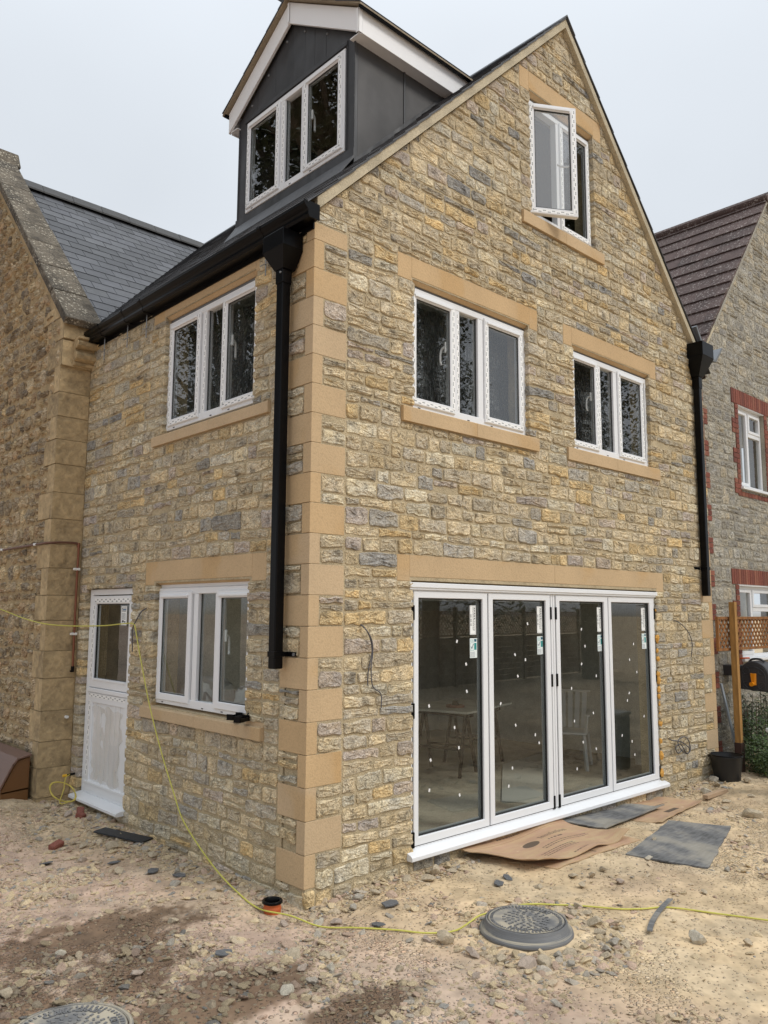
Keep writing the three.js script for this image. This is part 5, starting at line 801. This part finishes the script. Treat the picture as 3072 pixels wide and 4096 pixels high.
// post and trellis
{ const t = thing('fence_post', 'square new timber post standing before the grey neighbouring wall', 'post', [6.787, 0, 0.104]); part('timber', box(-0.0375, 0.0375, 0.27, 2.055, -0.0375, 0.0375, 0.003), M.post, t); part('post_foot', box(-0.045, 0.045, -0.2, 0.30, -0.045, 0.045, 0.004), std({ color: [0.05, 0.025, 0.02], roughness: 0.5 }), t); }
{ const t = thing('trellis', 'brown diamond trellis panel fixed behind the timber post', 'trellis', [0, 0, 0.035]); const x0 = 6.452, x1 = 8.25, y0 = 1.437, y1 = 1.868;
  part('frame_rail', box(x0, x1, y1 - 0.035, y1, -0.018, 0.018, 0.003), M.trellis, t); part('frame_rail', box(x0, x1, y0, y0 + 0.035, -0.018, 0.018, 0.003), M.trellis, t); part('frame_stile', box(x0, x0 + 0.035, y0 + 0.036, y1 - 0.036, -0.018, 0.018, 0.003), M.trellis, t); part('frame_stile', box(x1 - 0.035, x1, y0 + 0.036, y1 - 0.036, -0.018, 0.018, 0.003), M.trellis, t);
  const H = y1 - y0 - 0.07, sp = 0.105; for (const s of [1, -1]) for (let x = x0 - H; x < x1; x += sp) { let a = [x, s > 0 ? y0 + 0.035 : y1 - 0.035], b = [x + H, s > 0 ? y1 - 0.035 : y0 + 0.035]; const cl = (p, q, X) => { const tt = (X - p[0]) / (q[0] - p[0]); return [X, p[1] + (q[1] - p[1]) * tt]; }; if (b[0] < x0 + 0.05 || a[0] > x1 - 0.05) continue; if (a[0] < x0 + 0.035) a = cl(a, b, x0 + 0.035); if (b[0] > x1 - 0.035) b = cl(a, b, x1 - 0.035); const z = s > 0 ? 0.006 : -0.006; part('slat', bar([a[0], a[1], z], [b[0], b[1], z], 0.010, 0.024, [s > 0 ? -1 : 1, 1, 0]), M.trellis, t); } }
// hose reel on the neighbouring wall
{ const t = thing('hose_reel', 'grey wall-mounted hose reel with orange crank handle', 'hose reel', [7.3, 1.08, 0.12]); const gr = std({ color: [0.042, 0.043, 0.046], roughness: 0.5 }), or = std({ color: L(240, 150, 20, 0.95), roughness: 0.4 });
  const prof = []; for (let i = 0; i <= 24; i++) { const a = -0.25 + i / 24 * (Math.PI + 0.5); prof.push([Math.cos(a) * 0.195, Math.sin(a) * 0.2 + 0.01]); } prof.push([-0.19, -0.16], [0.19, -0.185]);
  const mm = new THREE.Matrix4().makeRotationY(-Math.PI / 2);
  part('casing', extrude(prof, 0.26, 0.012).translate(0, 0, -0.02).applyMatrix4(mm).translate(0.24, 0, 0), gr, t);
  const disc = (z, y, r) => cyl(r, r, 0.008, 24).rotateZ(Math.PI / 2).translate(-0.008, y, z); part('side_disc', [norm(new THREE.TorusGeometry(0.15, 0.007, 6, 40).rotateY(Math.PI / 2).translate(-0.012, -0.02, 0)), ...[[-0.1, 0.08], [0.1, 0.08], [-0.1, -0.11], [0.1, -0.11]].map(([z, y]) => norm(new THREE.TorusGeometry(0.045, 0.006, 6, 24).rotateY(Math.PI / 2).translate(-0.012, y, z)))], gr, t);
  part('crank', [extrude([[-0.035, 0.06], [0.035, 0.06], [0.03, -0.09], [-0.02, -0.09]].reverse(), 0.03, 0.012, [[[-0.016, 0.045], [0.016, 0.045], [0.012, -0.03], [-0.008, -0.03]]]).applyMatrix4(mm).translate(-0.01, -0.01, 0), cyl(0.028, 0.022, 0.07, 16).rotateZ(Math.PI / 2).translate(-0.07, -0.085, 0.0)], or, t);
  part('carry_handle', tube([[0.1, 0.19, -0.1], [0.1, 0.225, -0.06], [0.1, 0.23, 0.05], [0.1, 0.2, 0.1]], 0.014, 20), gr, t); part('wall_bracket', box(0.02, 0.2, 0.0, 0.14, -0.42, -0.19, 0.01), gr, t); part('hose', [tube([[0.02, 0.2, -0.22], [-0.02, 0.235, -0.16], [0.02, 0.245, -0.08], [0.16, 0.235, -0.12]], 0.011, 24), tube([[0.2, -0.16, 0.19], [0.2, -0.28, 0.2], [0.21, -0.42, 0.2]], 0.011, 12)], std({ color: L(214, 96, 30, 0.9), roughness: 0.5 }), t); }
tag(part('metal_bar', bar([6.93, 1.0, -0.16], [7.08, 0.1, -0.05], 0.04, 0.022, [0, 0, 1]), M.zinc), 'grey metal strip leaning on the brick corner beside the timber post', 'bar');
// bin at the edge
{ const t = thing('plastic_bin', 'narrow grey-green plastic bin with pale lid, cut by the right edge of the photo', 'bin', [5.9, on(5.9, 1.0), 0.98], 0); part('body', [extrude([[-0.10, 0], [0.10, 0], [0.12, 0.66], [-0.12, 0.66]], 0.22, 0.02).translate(0, 0, -0.11)], std({ color: [0.11, 0.13, 0.125], roughness: 0.5 }), t); part('lid', box(-0.14, 0.14, 0.665, 0.71, -0.14, 0.14, 0.015), std({ color: [0.40, 0.43, 0.42], roughness: 0.5 }), t); part('handle', box(-0.14, -0.10, 0.50, 0.56, -0.08, 0.08, 0.01), std({ color: [0.42, 0.44, 0.44], roughness: 0.5 }), t); }
// plants
function leafGeo(n, place, size, seed, cols) { // many small bent leaves
  const r = rng(seed), P = [], C = [], I = []; for (let i = 0; i < n; i++) { const [x, y, z] = place(r), a = r() * 6.28, b = (r() - 0.35) * 1.6, s = size * mix(0.6, 1.3, r()), c = cols[Math.floor(r() * cols.length)], k = mix(0.75, 1.25, r()); const d = new V3(Math.cos(a) * Math.cos(b), Math.sin(b), Math.sin(a) * Math.cos(b)), e = new V3(-Math.sin(a), (r() - 0.5) * 0.9, Math.cos(a)).normalize(), n0 = P.length / 3; const q = (f, g, h) => P.push(x + d.x * f * s + e.x * g * s, y + d.y * f * s + e.y * g * s - h * s, z + d.z * f * s + e.z * g * s); q(0, 0, 0); q(0.45, 0.28, 0.03); q(0.5, 0, -0.06); q(0.45, -0.28, 0.03); q(1, 0, 0.16); for (let t = 0; t < 5; t++) C.push(c[0] * k, c[1] * k, c[2] * k); I.push(n0, n0 + 2, n0 + 1, n0, n0 + 3, n0 + 2, n0 + 1, n0 + 2, n0 + 4, n0 + 2, n0 + 3, n0 + 4); }
  const g = new THREE.BufferGeometry(); g.setAttribute('position', new THREE.Float32BufferAttribute(P, 3)); g.setAttribute('color', new THREE.Float32BufferAttribute(C, 3)); g.setIndex(I); g.computeVertexNormals(); return norm(g);
}
M.leaf = new THREE.MeshPhysicalMaterial({ vertexColors: true, roughness: 0.7, transmission: 0.25, thickness: 0, side: THREE.DoubleSide });
M.bark = std({ color: [0.10, 0.075, 0.05] });
const greens = [[0.065, 0.12, 0.025], [0.09, 0.15, 0.035], [0.045, 0.085, 0.02], [0.12, 0.18, 0.05]];
{ const t = thing('leafy_shrub', 'low dark green leafy shrub behind the black bucket and grey bin', 'shrub', [0, 0, 0]); const lump = [[6.95, 0.16, 0.28, 0.24, 0.24], [7.15, 0.28, 0.16, 0.3, 0.36], [7.5, 0.34, 0.2, 0.4, 0.42], [6.75, 0.1, 0.46, 0.2, 0.17], [7.9, 0.42, 0.1, 0.42, 0.5], [7.2, 0.12, 0.5, 0.35, 0.2]];
  part('foliage', leafGeo(5200, (r) => { const l = lump[Math.floor(r() * lump.length)], u = r() * 2 - 1, a = r() * 6.28, q = Math.sqrt(1 - u * u), k = mix(0.45, 1, Math.sqrt(r())) * (0.8 + 0.35 * r()); return [l[0] + l[3] * q * Math.cos(a) * k, Math.max(-0.06, l[1] + l[4] * u * k), l[2] + l[3] * 0.75 * q * Math.sin(a) * k]; }, 0.046, 15, greens), M.leaf, t);
  const st = []; const r = rng(2); for (let i = 0; i < 16; i++) { const x = mix(6.9, 7.9, r()), z = mix(0.0, 0.3, r()); st.push(rod([x, -0.1, z], [x + (r() - 0.5) * 0.3, mix(0.4, 0.85, r()), z + (r() - 0.5) * 0.2], 0.004, 5)); } part('stem', st, M.bark, t); }
{ const t = thing('tall_shrub', 'thin grey-green shrub with upright sprigs below the hose reel', 'shrub', [0, 0, 0]); const r = rng(12), st = [], tips = []; for (let i = 0; i < 22; i++) { const x = mix(7.0, 7.85, r()), z = mix(-0.1, 0.16, r()), h = mix(0.55, 0.95, r()), dx = (r() - 0.5) * 0.25; st.push(rod([x, 0, z], [x + dx, h, z + 0.05], 0.004, 5)); tips.push([x, z, h, dx]); } part('stem', st, M.bark, t);
  part('foliage', leafGeo(1500, (q) => { const s = tips[Math.floor(q() * tips.length)], k = mix(0.35, 1, q()); return [s[0] + s[3] * k + (q() - 0.5) * 0.07, s[2] * k, s[1] + 0.05 * k + (q() - 0.5) * 0.07]; }, 0.042, 25, [[0.09, 0.12, 0.07], [0.12, 0.15, 0.09], [0.06, 0.09, 0.04]]), M.leaf, t); }
// things inside the rooms
{ const t = thing('work_table', 'pale work table on black folding trestles behind the left folding door', 'table', [3.98, 0.035, -2.1], 0.255); const top = part('tabletop', box(-0.62, 0.62, 0.72, 0.745, -0.43, 0.43, 0.004), M.plaster, t); for (const x of [-0.36, 0.4]) part('trestle', [box(x - 0.04, x + 0.04, 0.66, 0.72, -0.36, 0.36, 0.006), bar([x - 0.02, 0.68, -0.28], [x - 0.22, 0, -0.3], 0.035, 0.03), bar([x - 0.02, 0.68, 0.28], [x - 0.22, 0, 0.3], 0.035, 0.03), bar([x + 0.02, 0.68, -0.28], [x + 0.22, 0, -0.3], 0.035, 0.03), bar([x + 0.02, 0.68, 0.28], [x + 0.22, 0, 0.3], 0.035, 0.03), bar([x - 0.13, 0.3, -0.29], [x - 0.13, 0.3, 0.29], 0.03, 0.025), bar([x + 0.13, 0.3, -0.29], [x + 0.13, 0.3, 0.29], 0.03, 0.025)], M.black, t); }
{ const t = thing('sander_disc', 'reddish round pad lying on the work table indoors', 'tool', [3.75, 0.785, -1.95]); part('pad', cyl(0.11, 0.11, 0.025, 24).translate(0, 0.012, 0), std({ color: [0.22, 0.07, 0.04] }), t); part('grip', cyl(0.03, 0.05, 0.05, 12).translate(0, 0.05, 0), M.black, t); }
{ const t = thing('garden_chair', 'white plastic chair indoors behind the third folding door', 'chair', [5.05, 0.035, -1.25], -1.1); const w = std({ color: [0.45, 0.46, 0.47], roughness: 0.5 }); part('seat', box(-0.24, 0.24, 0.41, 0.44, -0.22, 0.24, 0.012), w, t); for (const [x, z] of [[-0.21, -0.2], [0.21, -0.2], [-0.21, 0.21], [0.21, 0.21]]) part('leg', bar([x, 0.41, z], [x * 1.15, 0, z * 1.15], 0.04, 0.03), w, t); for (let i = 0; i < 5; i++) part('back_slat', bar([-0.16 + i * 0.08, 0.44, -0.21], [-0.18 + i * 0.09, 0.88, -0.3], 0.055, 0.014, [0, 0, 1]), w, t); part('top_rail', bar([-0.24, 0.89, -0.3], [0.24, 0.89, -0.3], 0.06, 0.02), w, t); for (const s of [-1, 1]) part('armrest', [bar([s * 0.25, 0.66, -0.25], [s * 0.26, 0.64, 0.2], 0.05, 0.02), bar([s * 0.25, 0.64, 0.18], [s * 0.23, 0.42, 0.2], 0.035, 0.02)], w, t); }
tag(part('white_board', (() => { const g = extrude([[3.16, 0.22], [5.5, 1.98], [4.48, 1.83], [2.94, 0.62]], 0.012, 0.002); g.rotateX(-Math.PI / 2); g.translate(0, 0.036, 0); return g; })(), std({ color: [0.46, 0.43, 0.37] })), 'pale board lying on the floor behind the second folding door', 'board');

function sack(lbl, x, y, z, w, h, d, seed) { const g = new THREE.SphereGeometry(1, 36, 24), p = g.attributes.position; for (let i = 0; i < p.count; i++) { const X = p.getX(i), Y = p.getY(i), Z = p.getZ(i), s = (v) => Math.sign(v) * Math.pow(Math.abs(v), 0.6), e = 0.85 + 0.3 * fbm(X * 2 + seed, Y * 2 + Z, seed, 4) + 0.05 * Math.sin(X * 9 + Y * 4 + seed); p.setXYZ(i, s(X) * w * e, s(Y) * h * e, s(Z) * d * e); } g.computeVertexNormals(); g.translate(x, y, z); uvm(g); tag(part('rubble_sack', norm(g), std({ color: [0.58, 0.58, 0.56], roughness: 0.6, bumpMap: M.poly.bumpMap, bumpScale: 0.03 })), lbl, 'sack'); }
sack('white plastic sack behind the left pane of the ground-floor side window', 0.55, 1.04, -2.22, 0.2, 0.24, 0.30, 3); sack('white plastic sack with printed label behind the right pane of the side window', 0.52, 1.0, -1.22, 0.2, 0.27, 0.33, 9);
tag(part('window_bench', box(0.29, 0.95, 0.04, 0.78, -2.6, -0.7, 0.004), M.plaster), 'pale bench under the ground-floor side window indoors carrying the sacks', 'bench');
tag(part('paper_label', (() => { const g = box(-0.002, 0.0, -0.05, 0.05, -0.07, 0.07); g.rotateZ(0.1); g.translate(0.305, 1.13, -1.06); return g; })(), M.doorSticker), 'small white printed label on the sack behind the right pane', 'label');

// ---------------------------------------------------------------- stones and gravel
function rock(seed, detail, flat, ang) { let g = new THREE.IcosahedronGeometry(1, detail); g.deleteAttribute('uv'); g.deleteAttribute('normal'); g = mergeVertices(g); const p = g.attributes.position, r = rng(seed), pl = []; for (let i = 0; i < 12; i++) pl.push([new V3(r() * 2 - 1, (r() * 2 - 1) * 0.9, r() * 2 - 1).normalize(), mix(0.36, 0.72, r())]); const v = new V3(); for (let i = 0; i < p.count; i++) { v.fromBufferAttribute(p, i); let s = 1; for (const [n, d] of pl) { const q = v.dot(n); if (q > d) s = Math.min(s, d / q); } s *= 1 + (vnoise(v.x * 3 + seed, v.y * 3 + v.z * 2, seed) - 0.5) * 0.06; p.setXYZ(i, v.x * s, v.y * s * flat, v.z * s * 0.85); } let q = toCreasedNormals(g, ang); return uvm(q, seed * 1.7, seed * 0.9); }
const rockCol = (r) => { const t = r(); const c = t < 0.45 ? L(212, 192, 158) : t < 0.70 ? L(206, 188, 162) : t < 0.86 ? L(200, 174, 154) : t < 0.95 ? L(186, 176, 162) : L(164, 160, 154); const k = 1.62 * mix(0.75, 1.1, r()); return c.map((v) => v * k); };
M.pebble = std({ map: M.mortar.map, bumpMap: M.stone.bumpMap, bumpScale: 0.006, roughness: 0.95, vertexColors: true });
const inHouse = (x, z) => (x > -0.03 && z < 0.02 && x < 6.45) || (x < -0.3 && z < -4.0) || (x > 6.4 && z < -0.25) || (z < -4.0) || Math.hypot(x - 0.745, z - 1.335) < 0.31 || Math.hypot(x + 1.86, z - 0.60) < 0.285 || Math.hypot(x + 0.2, z + 0.085) < 0.075;
const onSheet = (x, z) => (x > 1.66 && x < 3.14 && z < 0.78 && z > -0.1) || (x > 3.0 && x < 4.35 && z < 0.48) || (x > 3.5 && x < 5.0 && z < 0.6 && z > -0.1) || (x > 2.62 && x < 4.2 && z > 0.9 - (x - 2.66) * 0.21 && z < 1.52 - (x - 2.9) * 0.29);
{
  const geos = []; for (let i = 0; i < 4; i++) { const g = rock(100 + i, 1, 0.6, 0.3); geos.push(paint(g, [1, 1, 1])); }
  const spots = (n, seed, s0, s1, dens) => { const r = rng(seed), out = []; let guard = 0; while (out.length < n && guard++ < n * 60) { const x = mix(-2.9, 7.2, Math.pow(r(), 1.25)), z = mix(-4.2, 2.7, r()); if (inHouse(x, z) || onSheet(x, z)) continue; if (r() > dens(x, z)) continue; out.push([x, z, mix(s0, s1, Math.pow(r(), 2.2)), r(), r(), r(), r()]); } return out; };
  const ringD = (x, z) => Math.exp(-((Math.hypot(x - 0.72, z - 1.38) - 0.42) ** 2) / 0.02) * smooth(-0.4, 0.5, (x - 0.7) * 0.55 + (z - 1.3) * 0.8 + 0.15);
  const edge = (x, z) => Math.max(smooth(0.32, 0.02, z) * smooth(-0.02, 0.1, x) * 0.8, smooth(-0.5, -0.05, x) * smooth(0.1, -0.4, z) * 0.8);
  const cl = (x, z) => smooth(0.46, 0.66, fbm(x * 1.9 + 4, z * 1.9 + 2, 91, 4));
  const dens = (x, z) => clamp(0.02 + 0.7 * gravelly(x, z) * (0.3 + cl(x, z)) + 0.4 * cl(x, z) * smooth(0.4, 0.55, fbm(x * 0.8 + 9, z * 0.8, 131, 3)) + edge(x, z) + 2 * ringD(x, z)) * (1 - 0.75 * wet(x, z));
  const inst = (name, list, sMin) => geos.forEach((g, gi) => { const L2 = list.filter((_, i) => i % 4 === gi), im = new THREE.InstancedMesh(g, M.pebble, L2.length), m = new THREE.Matrix4(), q = new THREE.Quaternion(), e = new THREE.Euler(), cr = rng(500 + gi); L2.forEach(([x, z, s, a, b, c, d], i) => { e.set((a - 0.5) * 0.9, b * 6.28, (c - 0.5) * 0.9); q.setFromEuler(e); m.compose(new V3(x, gh(x, z) + s * 0.02, z), q, new V3(s * (0.8 + 0.7 * d), s * (0.7 + 0.4 * a), s * (0.8 + 0.5 * c))); im.setMatrixAt(i, m); const col = rockCol(cr), w = 1 - 0.55 * wet(x, z); im.setColorAt(i, new THREE.Color().setRGB(col[0] * w, col[1] * w, col[2] * w)); }); im.name = numbered(name); im.castShadow = im.receiveShadow = true; im.userData.kind = 'stuff'; im.userData.label = ['fine and coarse gravel strewn over the dirt', 'broken stone chippings strewn over the dirt'][name === 'gravel' ? 0 : 1]; scene.add(im); });
  inst('gravel', spots(60000, 1, 0.004, 0.017, dens)); inst('stone_chippings', spots(3400, 3, 0.018, 0.058, (x, z) => clamp(2.5 * ringD(x, z) + 0.8 * edge(x, z) + 0.5 * cl(x, z) * smooth(3.2, 4.6, x) + 0.25 * cl(x, z) * smooth(0.2, -0.6, x)) * (1 - 0.7 * wet(x, z)))); inst('stone_chippings', spots(9500, 2, 0.012, 0.045, (x, z) => clamp(dens(x, z) * 0.9)));
  // the larger loose stones, each on its own
  const big = [[1.14, 1.55, 0.07, 0], [1.28, 1.42, 0.06, 0], [1.36, 1.30, 0.05, 0], [1.2, 1.36, 0.055, 0], [1.05, 1.66, 0.045, 0], [0.97, 1.80, 0.06, 1], [0.86, 1.83, 0.055, 1], [0.78, 1.86, 0.045, 0], [1.02, 1.86, 0.05, 0], [0.36, 1.62, 0.075, 2], [0.47, 1.66, 0.06, 0], [0.58, 1.67, 0.05, 1], [0.30, 1.48, 0.055, 0], [0.24, 1.32, 0.06, 2], [0.28, 1.08, 0.075, 0], [0.2, 0.98, 0.05, 2], [0.66, 1.70, 0.05, 0], [0.55, 1.78, 0.04, 1], [1.42, 2.12, 0.075, 3], [0.1, 2.0, 0.05, 1], [-0.1, 0.28, 0.06, 3], [0.0, 0.34, 0.05, 2], [-0.19, 0.42, 0.055, 0], [-0.28, 0.16, 0.05, 2], [0.35, 0.16, 0.06, 1], [0.22, 0.26, 0.05, 1], [0.5, 0.2, 0.05, 0], [1.0, 0.24, 0.07, 0], [1.15, 0.14, 0.075, 0], [1.3, 0.2, 0.055, 0], [0.85, 0.14, 0.065, 0], [1.52, 0.86, 0.045, 0], [2.2, 0.98, 0.05, 0], [3.2, 0.86, 0.045, 0], [2.72, 1.08, 0.05, 3], [4.75, 1.12, 0.11, 0], [5.2, 0.62, 0.07, 0], [5.45, 0.3, 0.08, 3], [6.0, 0.12, 0.1, 1], [5.8, 0.24, 0.07, 0], [6.2, 0.42, 0.09, 0], [5.55, 0.75, 0.06, 0], [4.5, 1.5, 0.07, 0], [4.3, 1.75, 0.06, 3], [3.7, 1.95, 0.06, 0], [3.4, 1.75, 0.05, 2], [2.6, 2.1, 0.05, 1], [2.0, 1.0, 0.06, 0], [1.75, 1.08, 0.06, 0], [2.05, 1.22, 0.05, 2], [1.9, 0.9, 0.055, 0], [-0.55, 0.62, 0.06, 0], [-0.42, 0.75, 0.05, 0], [-0.62, 0.8, 0.05, 2], [-0.75, 0.72, 0.045, 0], [-0.5, 0.9, 0.05, 3], [-0.85, 0.95, 0.055, 3], [-1.0, 0.55, 0.05, 0], [-0.82, -0.3, 0.05, 0], [-0.45, -0.95, 0.06, 1], [-0.3, -1.2, 0.055, 1], [-0.62, -1.5, 0.055, 0], [-0.25, -1.7, 0.06, 0], [-0.4, -2.15, 0.075, 0], [-0.55, -2.35, 0.06, 0], [-0.7, -2.0, 0.05, 2], [-0.62, -2.75, 0.05, 0], [-1.1, -1.2, 0.045, 0], [-1.35, 0.26, 0.06, 2], [-2.05, -0.15, 0.06, 1], [-1.95, 0.02, 0.055, 0], [-1.55, -0.3, 0.05, 3], [-1.0, 0.0, 0.045, 1], [-0.2, 1.15, 0.045, 0], [0.05, 1.5, 0.04, 2], [-0.3, -3.3, 0.07, 2], [-0.35, -3.7, 0.06, 0], [-0.18, -3.1, 0.055, 2], [4.9, 0.75, 0.07, 0], [5.05, 1.35, 0.06, 0], [4.6, 0.72, 0.05, 2], [2.95, 1.62, 0.045, 1], [2.3, 1.75, 0.04, 0], [1.6, 2.35, 0.05, 0]];
  const r = rng(900), G = []; for (let i = 0; i < 7; i++) G.push(rock(300 + i, 3, mix(0.5, 0.85, r()), 0.32));
  const cols = [[0.76, 0.64, 0.47], [0.60, 0.55, 0.47], [0.66, 0.54, 0.45], [0.80, 0.73, 0.60]], protos = {};
  const words = ['buff', 'grey', 'pinkish', 'pale cream'];
  const near = (x, z) => x > 4.2 ? (z < 0.55 ? 'at the foot of the wall right of the folding doors' : 'on the dirt beyond the flat grey mat') : x > 1.45 ? (z > 1.9 ? 'on the bare dirt in the right foreground' : 'around the grey mats and cardboard') : x > -0.05 && z < 0.45 ? 'at the foot of the gable wall left of the folding doors' : Math.hypot(x - 0.745, z - 1.335) < 0.62 ? (x - z > -0.45 ? 'heaped right of the proud manhole cover' : 'heaped in front of the proud manhole cover') : x > -0.05 ? 'on the bare dirt nearest the viewer' : z < -2.6 ? 'in the rubble below the white side door' : z < -0.6 ? 'in the rubble along the side wall' : x < -1.2 ? 'on the damp soil round the sunken cover' : z < 0.5 ? 'by the orange drain pipe at the house corner' : 'on the gravel in the left foreground';
  big.forEach(([x, z, s, c], i) => { const k = `${i % 7}_${c}`; let m; if (protos[k]) { m = protos[k].clone(); m.name = numbered('loose_stone'); scene.add(m); } else { m = protos[k] = part('loose_stone', paint(G[i % 7].clone(), cols[c].map((v) => v * 1.12)), M.pebble); } m.position.set(x, gh(x, z) + s * 0.28, z); m.rotation.set((r() - 0.5) * 0.5, r() * 6.28, (r() - 0.5) * 0.5); m.scale.set(s * mix(0.8, 1.3, r()), s * mix(0.7, 1.05, r()), s * mix(0.75, 1.15, r())); const pl = near(x, z); m.userData = { label: `loose ${words[c]} stone ${pl}`, category: 'stone', group: `loose ${words[c]} stones ${pl}` }; });
  // flat slate chips and brick bits
  const chips = [[-0.42, -1.35, 0.07], [-0.33, -1.1, 0.06], [-0.55, -1.75, 0.05], [-0.95, -2.1, 0.06], [-1.2, -2.6, 0.06], [0.42, 0.42, 0.07], [0.12, 0.62, 0.055], [1.35, 0.62, 0.06], [1.5, 0.58, 0.05], [3.9, 1.72, 0.08], [3.1, 1.95, 0.05], [-0.85, 0.35, 0.06], [2.2, 2.3, 0.05]];
  let chip; chips.forEach(([x, z, s]) => { if (!chip) { const sh = extrude([[-1, -0.4], [-0.3, -0.62], [0.7, -0.5], [1, 0.1], [0.4, 0.55], [-0.7, 0.5]], 0.12, 0.02); sh.rotateX(-Math.PI / 2); chip = part('slate_chip', paint(sh, [0.2, 0.205, 0.21]), M.slate); } else { chip = chip.clone(); chip.name = numbered('slate_chip'); scene.add(chip); } chip.position.set(x, gh(x, z) + 0.012, z); chip.rotation.set((r() - 0.5) * 0.3, r() * 6.28, (r() - 0.5) * 0.3); chip.scale.setScalar(s); chip.userData = { label: `thin dark slate chip ${near(x, z)}`, category: 'slate', group: `slate chips ${near(x, z)}` }; });
  const bb = [[-0.72, -2.5, 0.4], [-0.16, -3.35, 1.2], [-0.22, -3.2, 2.1]]; const words2 = ['red brick fragment lying left of the black slate offcut', 'red brick fragment on the ground under the side door sill', 'smaller red brick fragment in the rubble below the side door']; bb.forEach(([x, z, a], i) => { const g = new RoundedBoxGeometry(0.12 - i * 0.02, 0.05, 0.07, 2, 0.012); uvm(g); const m = part('brick_fragment', paint(norm(g), [0.38, 0.13, 0.09]), M.brick); m.position.set(x, gh(x, z) + 0.02, z); m.rotation.set(0.2, a, 0.15); tag(m, words2[i], 'brick'); });
}

// ---------------------------------------------------------------- behind the viewer, seen in the panes: trees and a trellis-topped fence
function tree(lbl, x, z, h, seed, conifer) {
  const t = thing(conifer ? 'conifer_tree' : 'broadleaf_tree', lbl, 'tree', [x, -0.1, z]); const r = rng(seed), br = [rod([0, 0, 0], [0.1, h * 0.62, 0.05], h * 0.016, 10)], lumps = [];
  if (conifer) { for (let i = 0; i < 110; i++) { const y = mix(0.12, 1, r()), rad = (1 - y) * h * 0.17 + 0.15, a = r() * 6.28; lumps.push([Math.cos(a) * rad * r(), y * h, Math.sin(a) * rad * r(), 0.4 + (1 - y) * 0.9, 0.7]); } br.push(rod([0, 0, 0], [0, h, 0], h * 0.012, 8)); }
  else for (let i = 0; i < 80; i++) { const a = r() * 6.28, u = r() * 2 - 1, q = Math.sqrt(1 - u * u), R = h * 0.27 * Math.cbrt(r()), c = [Math.cos(a) * q * R, h * 0.66 + u * R * 1.15, Math.sin(a) * q * R]; lumps.push([...c, h * mix(0.035, 0.07, r()), h * mix(0.03, 0.055, r())]); br.push(rod([0.05, h * mix(0.3, 0.6, r()), 0], c, h * 0.004, 5)); }
  part('trunk', br, M.bark, t);
  part('crown', leafGeo(conifer ? 22000 : 30000, (q) => { const l = lumps[Math.floor(q() * lumps.length)], u = q() * 2 - 1, a = q() * 6.28, w = Math.sqrt(1 - u * u), k = Math.cbrt(q()) * 1.15; return [l[0] + l[3] * w * Math.cos(a) * k, l[1] + l[4] * u * k, l[2] + l[3] * w * Math.sin(a) * k]; }, h * 0.0105, seed + 1, [[0.045, 0.065, 0.022], [0.06, 0.08, 0.03], [0.03, 0.045, 0.016]]), M.leaf, t);
}
tree('tall broadleaved tree left of the view, mirrored in the dormer panes', -8.4, -10.6, 21, 41, false);
tree('second broadleaved tree farther left, mirrored in the side window panes', -8.0, -13.6, 13, 51, false);
tree('narrow conifer behind the fence, mirrored in the left first-floor window', 13.5, 11.5, 16, 61, true);
tree('wide conifer behind the fence, mirrored in the right first-floor window', 18.2, 9.2, 17, 71, true);
tree('conifer near the fence corner, mirrored in the folding doors', 10.2, 14.0, 14, 81, true);
{ const t = thing('garden_fence', 'timber fence with trellis top behind the viewer, mirrored in the folding doors', 'fence', [7.5, -0.1, 9.4], -0.12);
  for (let i = 0; i < 8; i++) part('fence_post', box(i * 1.83 - 0.05, i * 1.83 + 0.05, 0, 2.15, -0.05, 0.05, 0.004), M.fence, t);
  for (let i = 0; i < 7; i++) { for (let k = 0; k < 8; k++) part('fence_board', box(i * 1.83 + 0.055, i * 1.83 + 1.775, 0.05 + k * 0.16, 0.05 + k * 0.16 + 0.152, -0.012, 0.012, 0.003), M.fence, t); part('trellis_rail', [box(i * 1.83 + 0.055, i * 1.83 + 1.775, 1.36, 1.40, -0.02, 0.02), box(i * 1.83 + 0.055, i * 1.83 + 1.775, 2.0, 2.04, -0.02, 0.02)], M.trellis, t); const s = []; for (let x = -0.5; x < 1.7; x += 0.14) for (const d of [1, -1]) { const a = Math.max(0.06, x), b = Math.min(1.77, x + 0.6); if (b - a < 0.05) continue; const y = (q) => d > 0 ? 1.4 + (q - x) : 2.0 - (q - x); s.push(bar([i * 1.83 + a, y(a), d * 0.006], [i * 1.83 + b, y(b), d * 0.006], 0.01, 0.025, [d > 0 ? -1 : 1, 1, 0])); } part('trellis_slats', s, M.trellis, t); }
}
renderer.render(scene, camera);
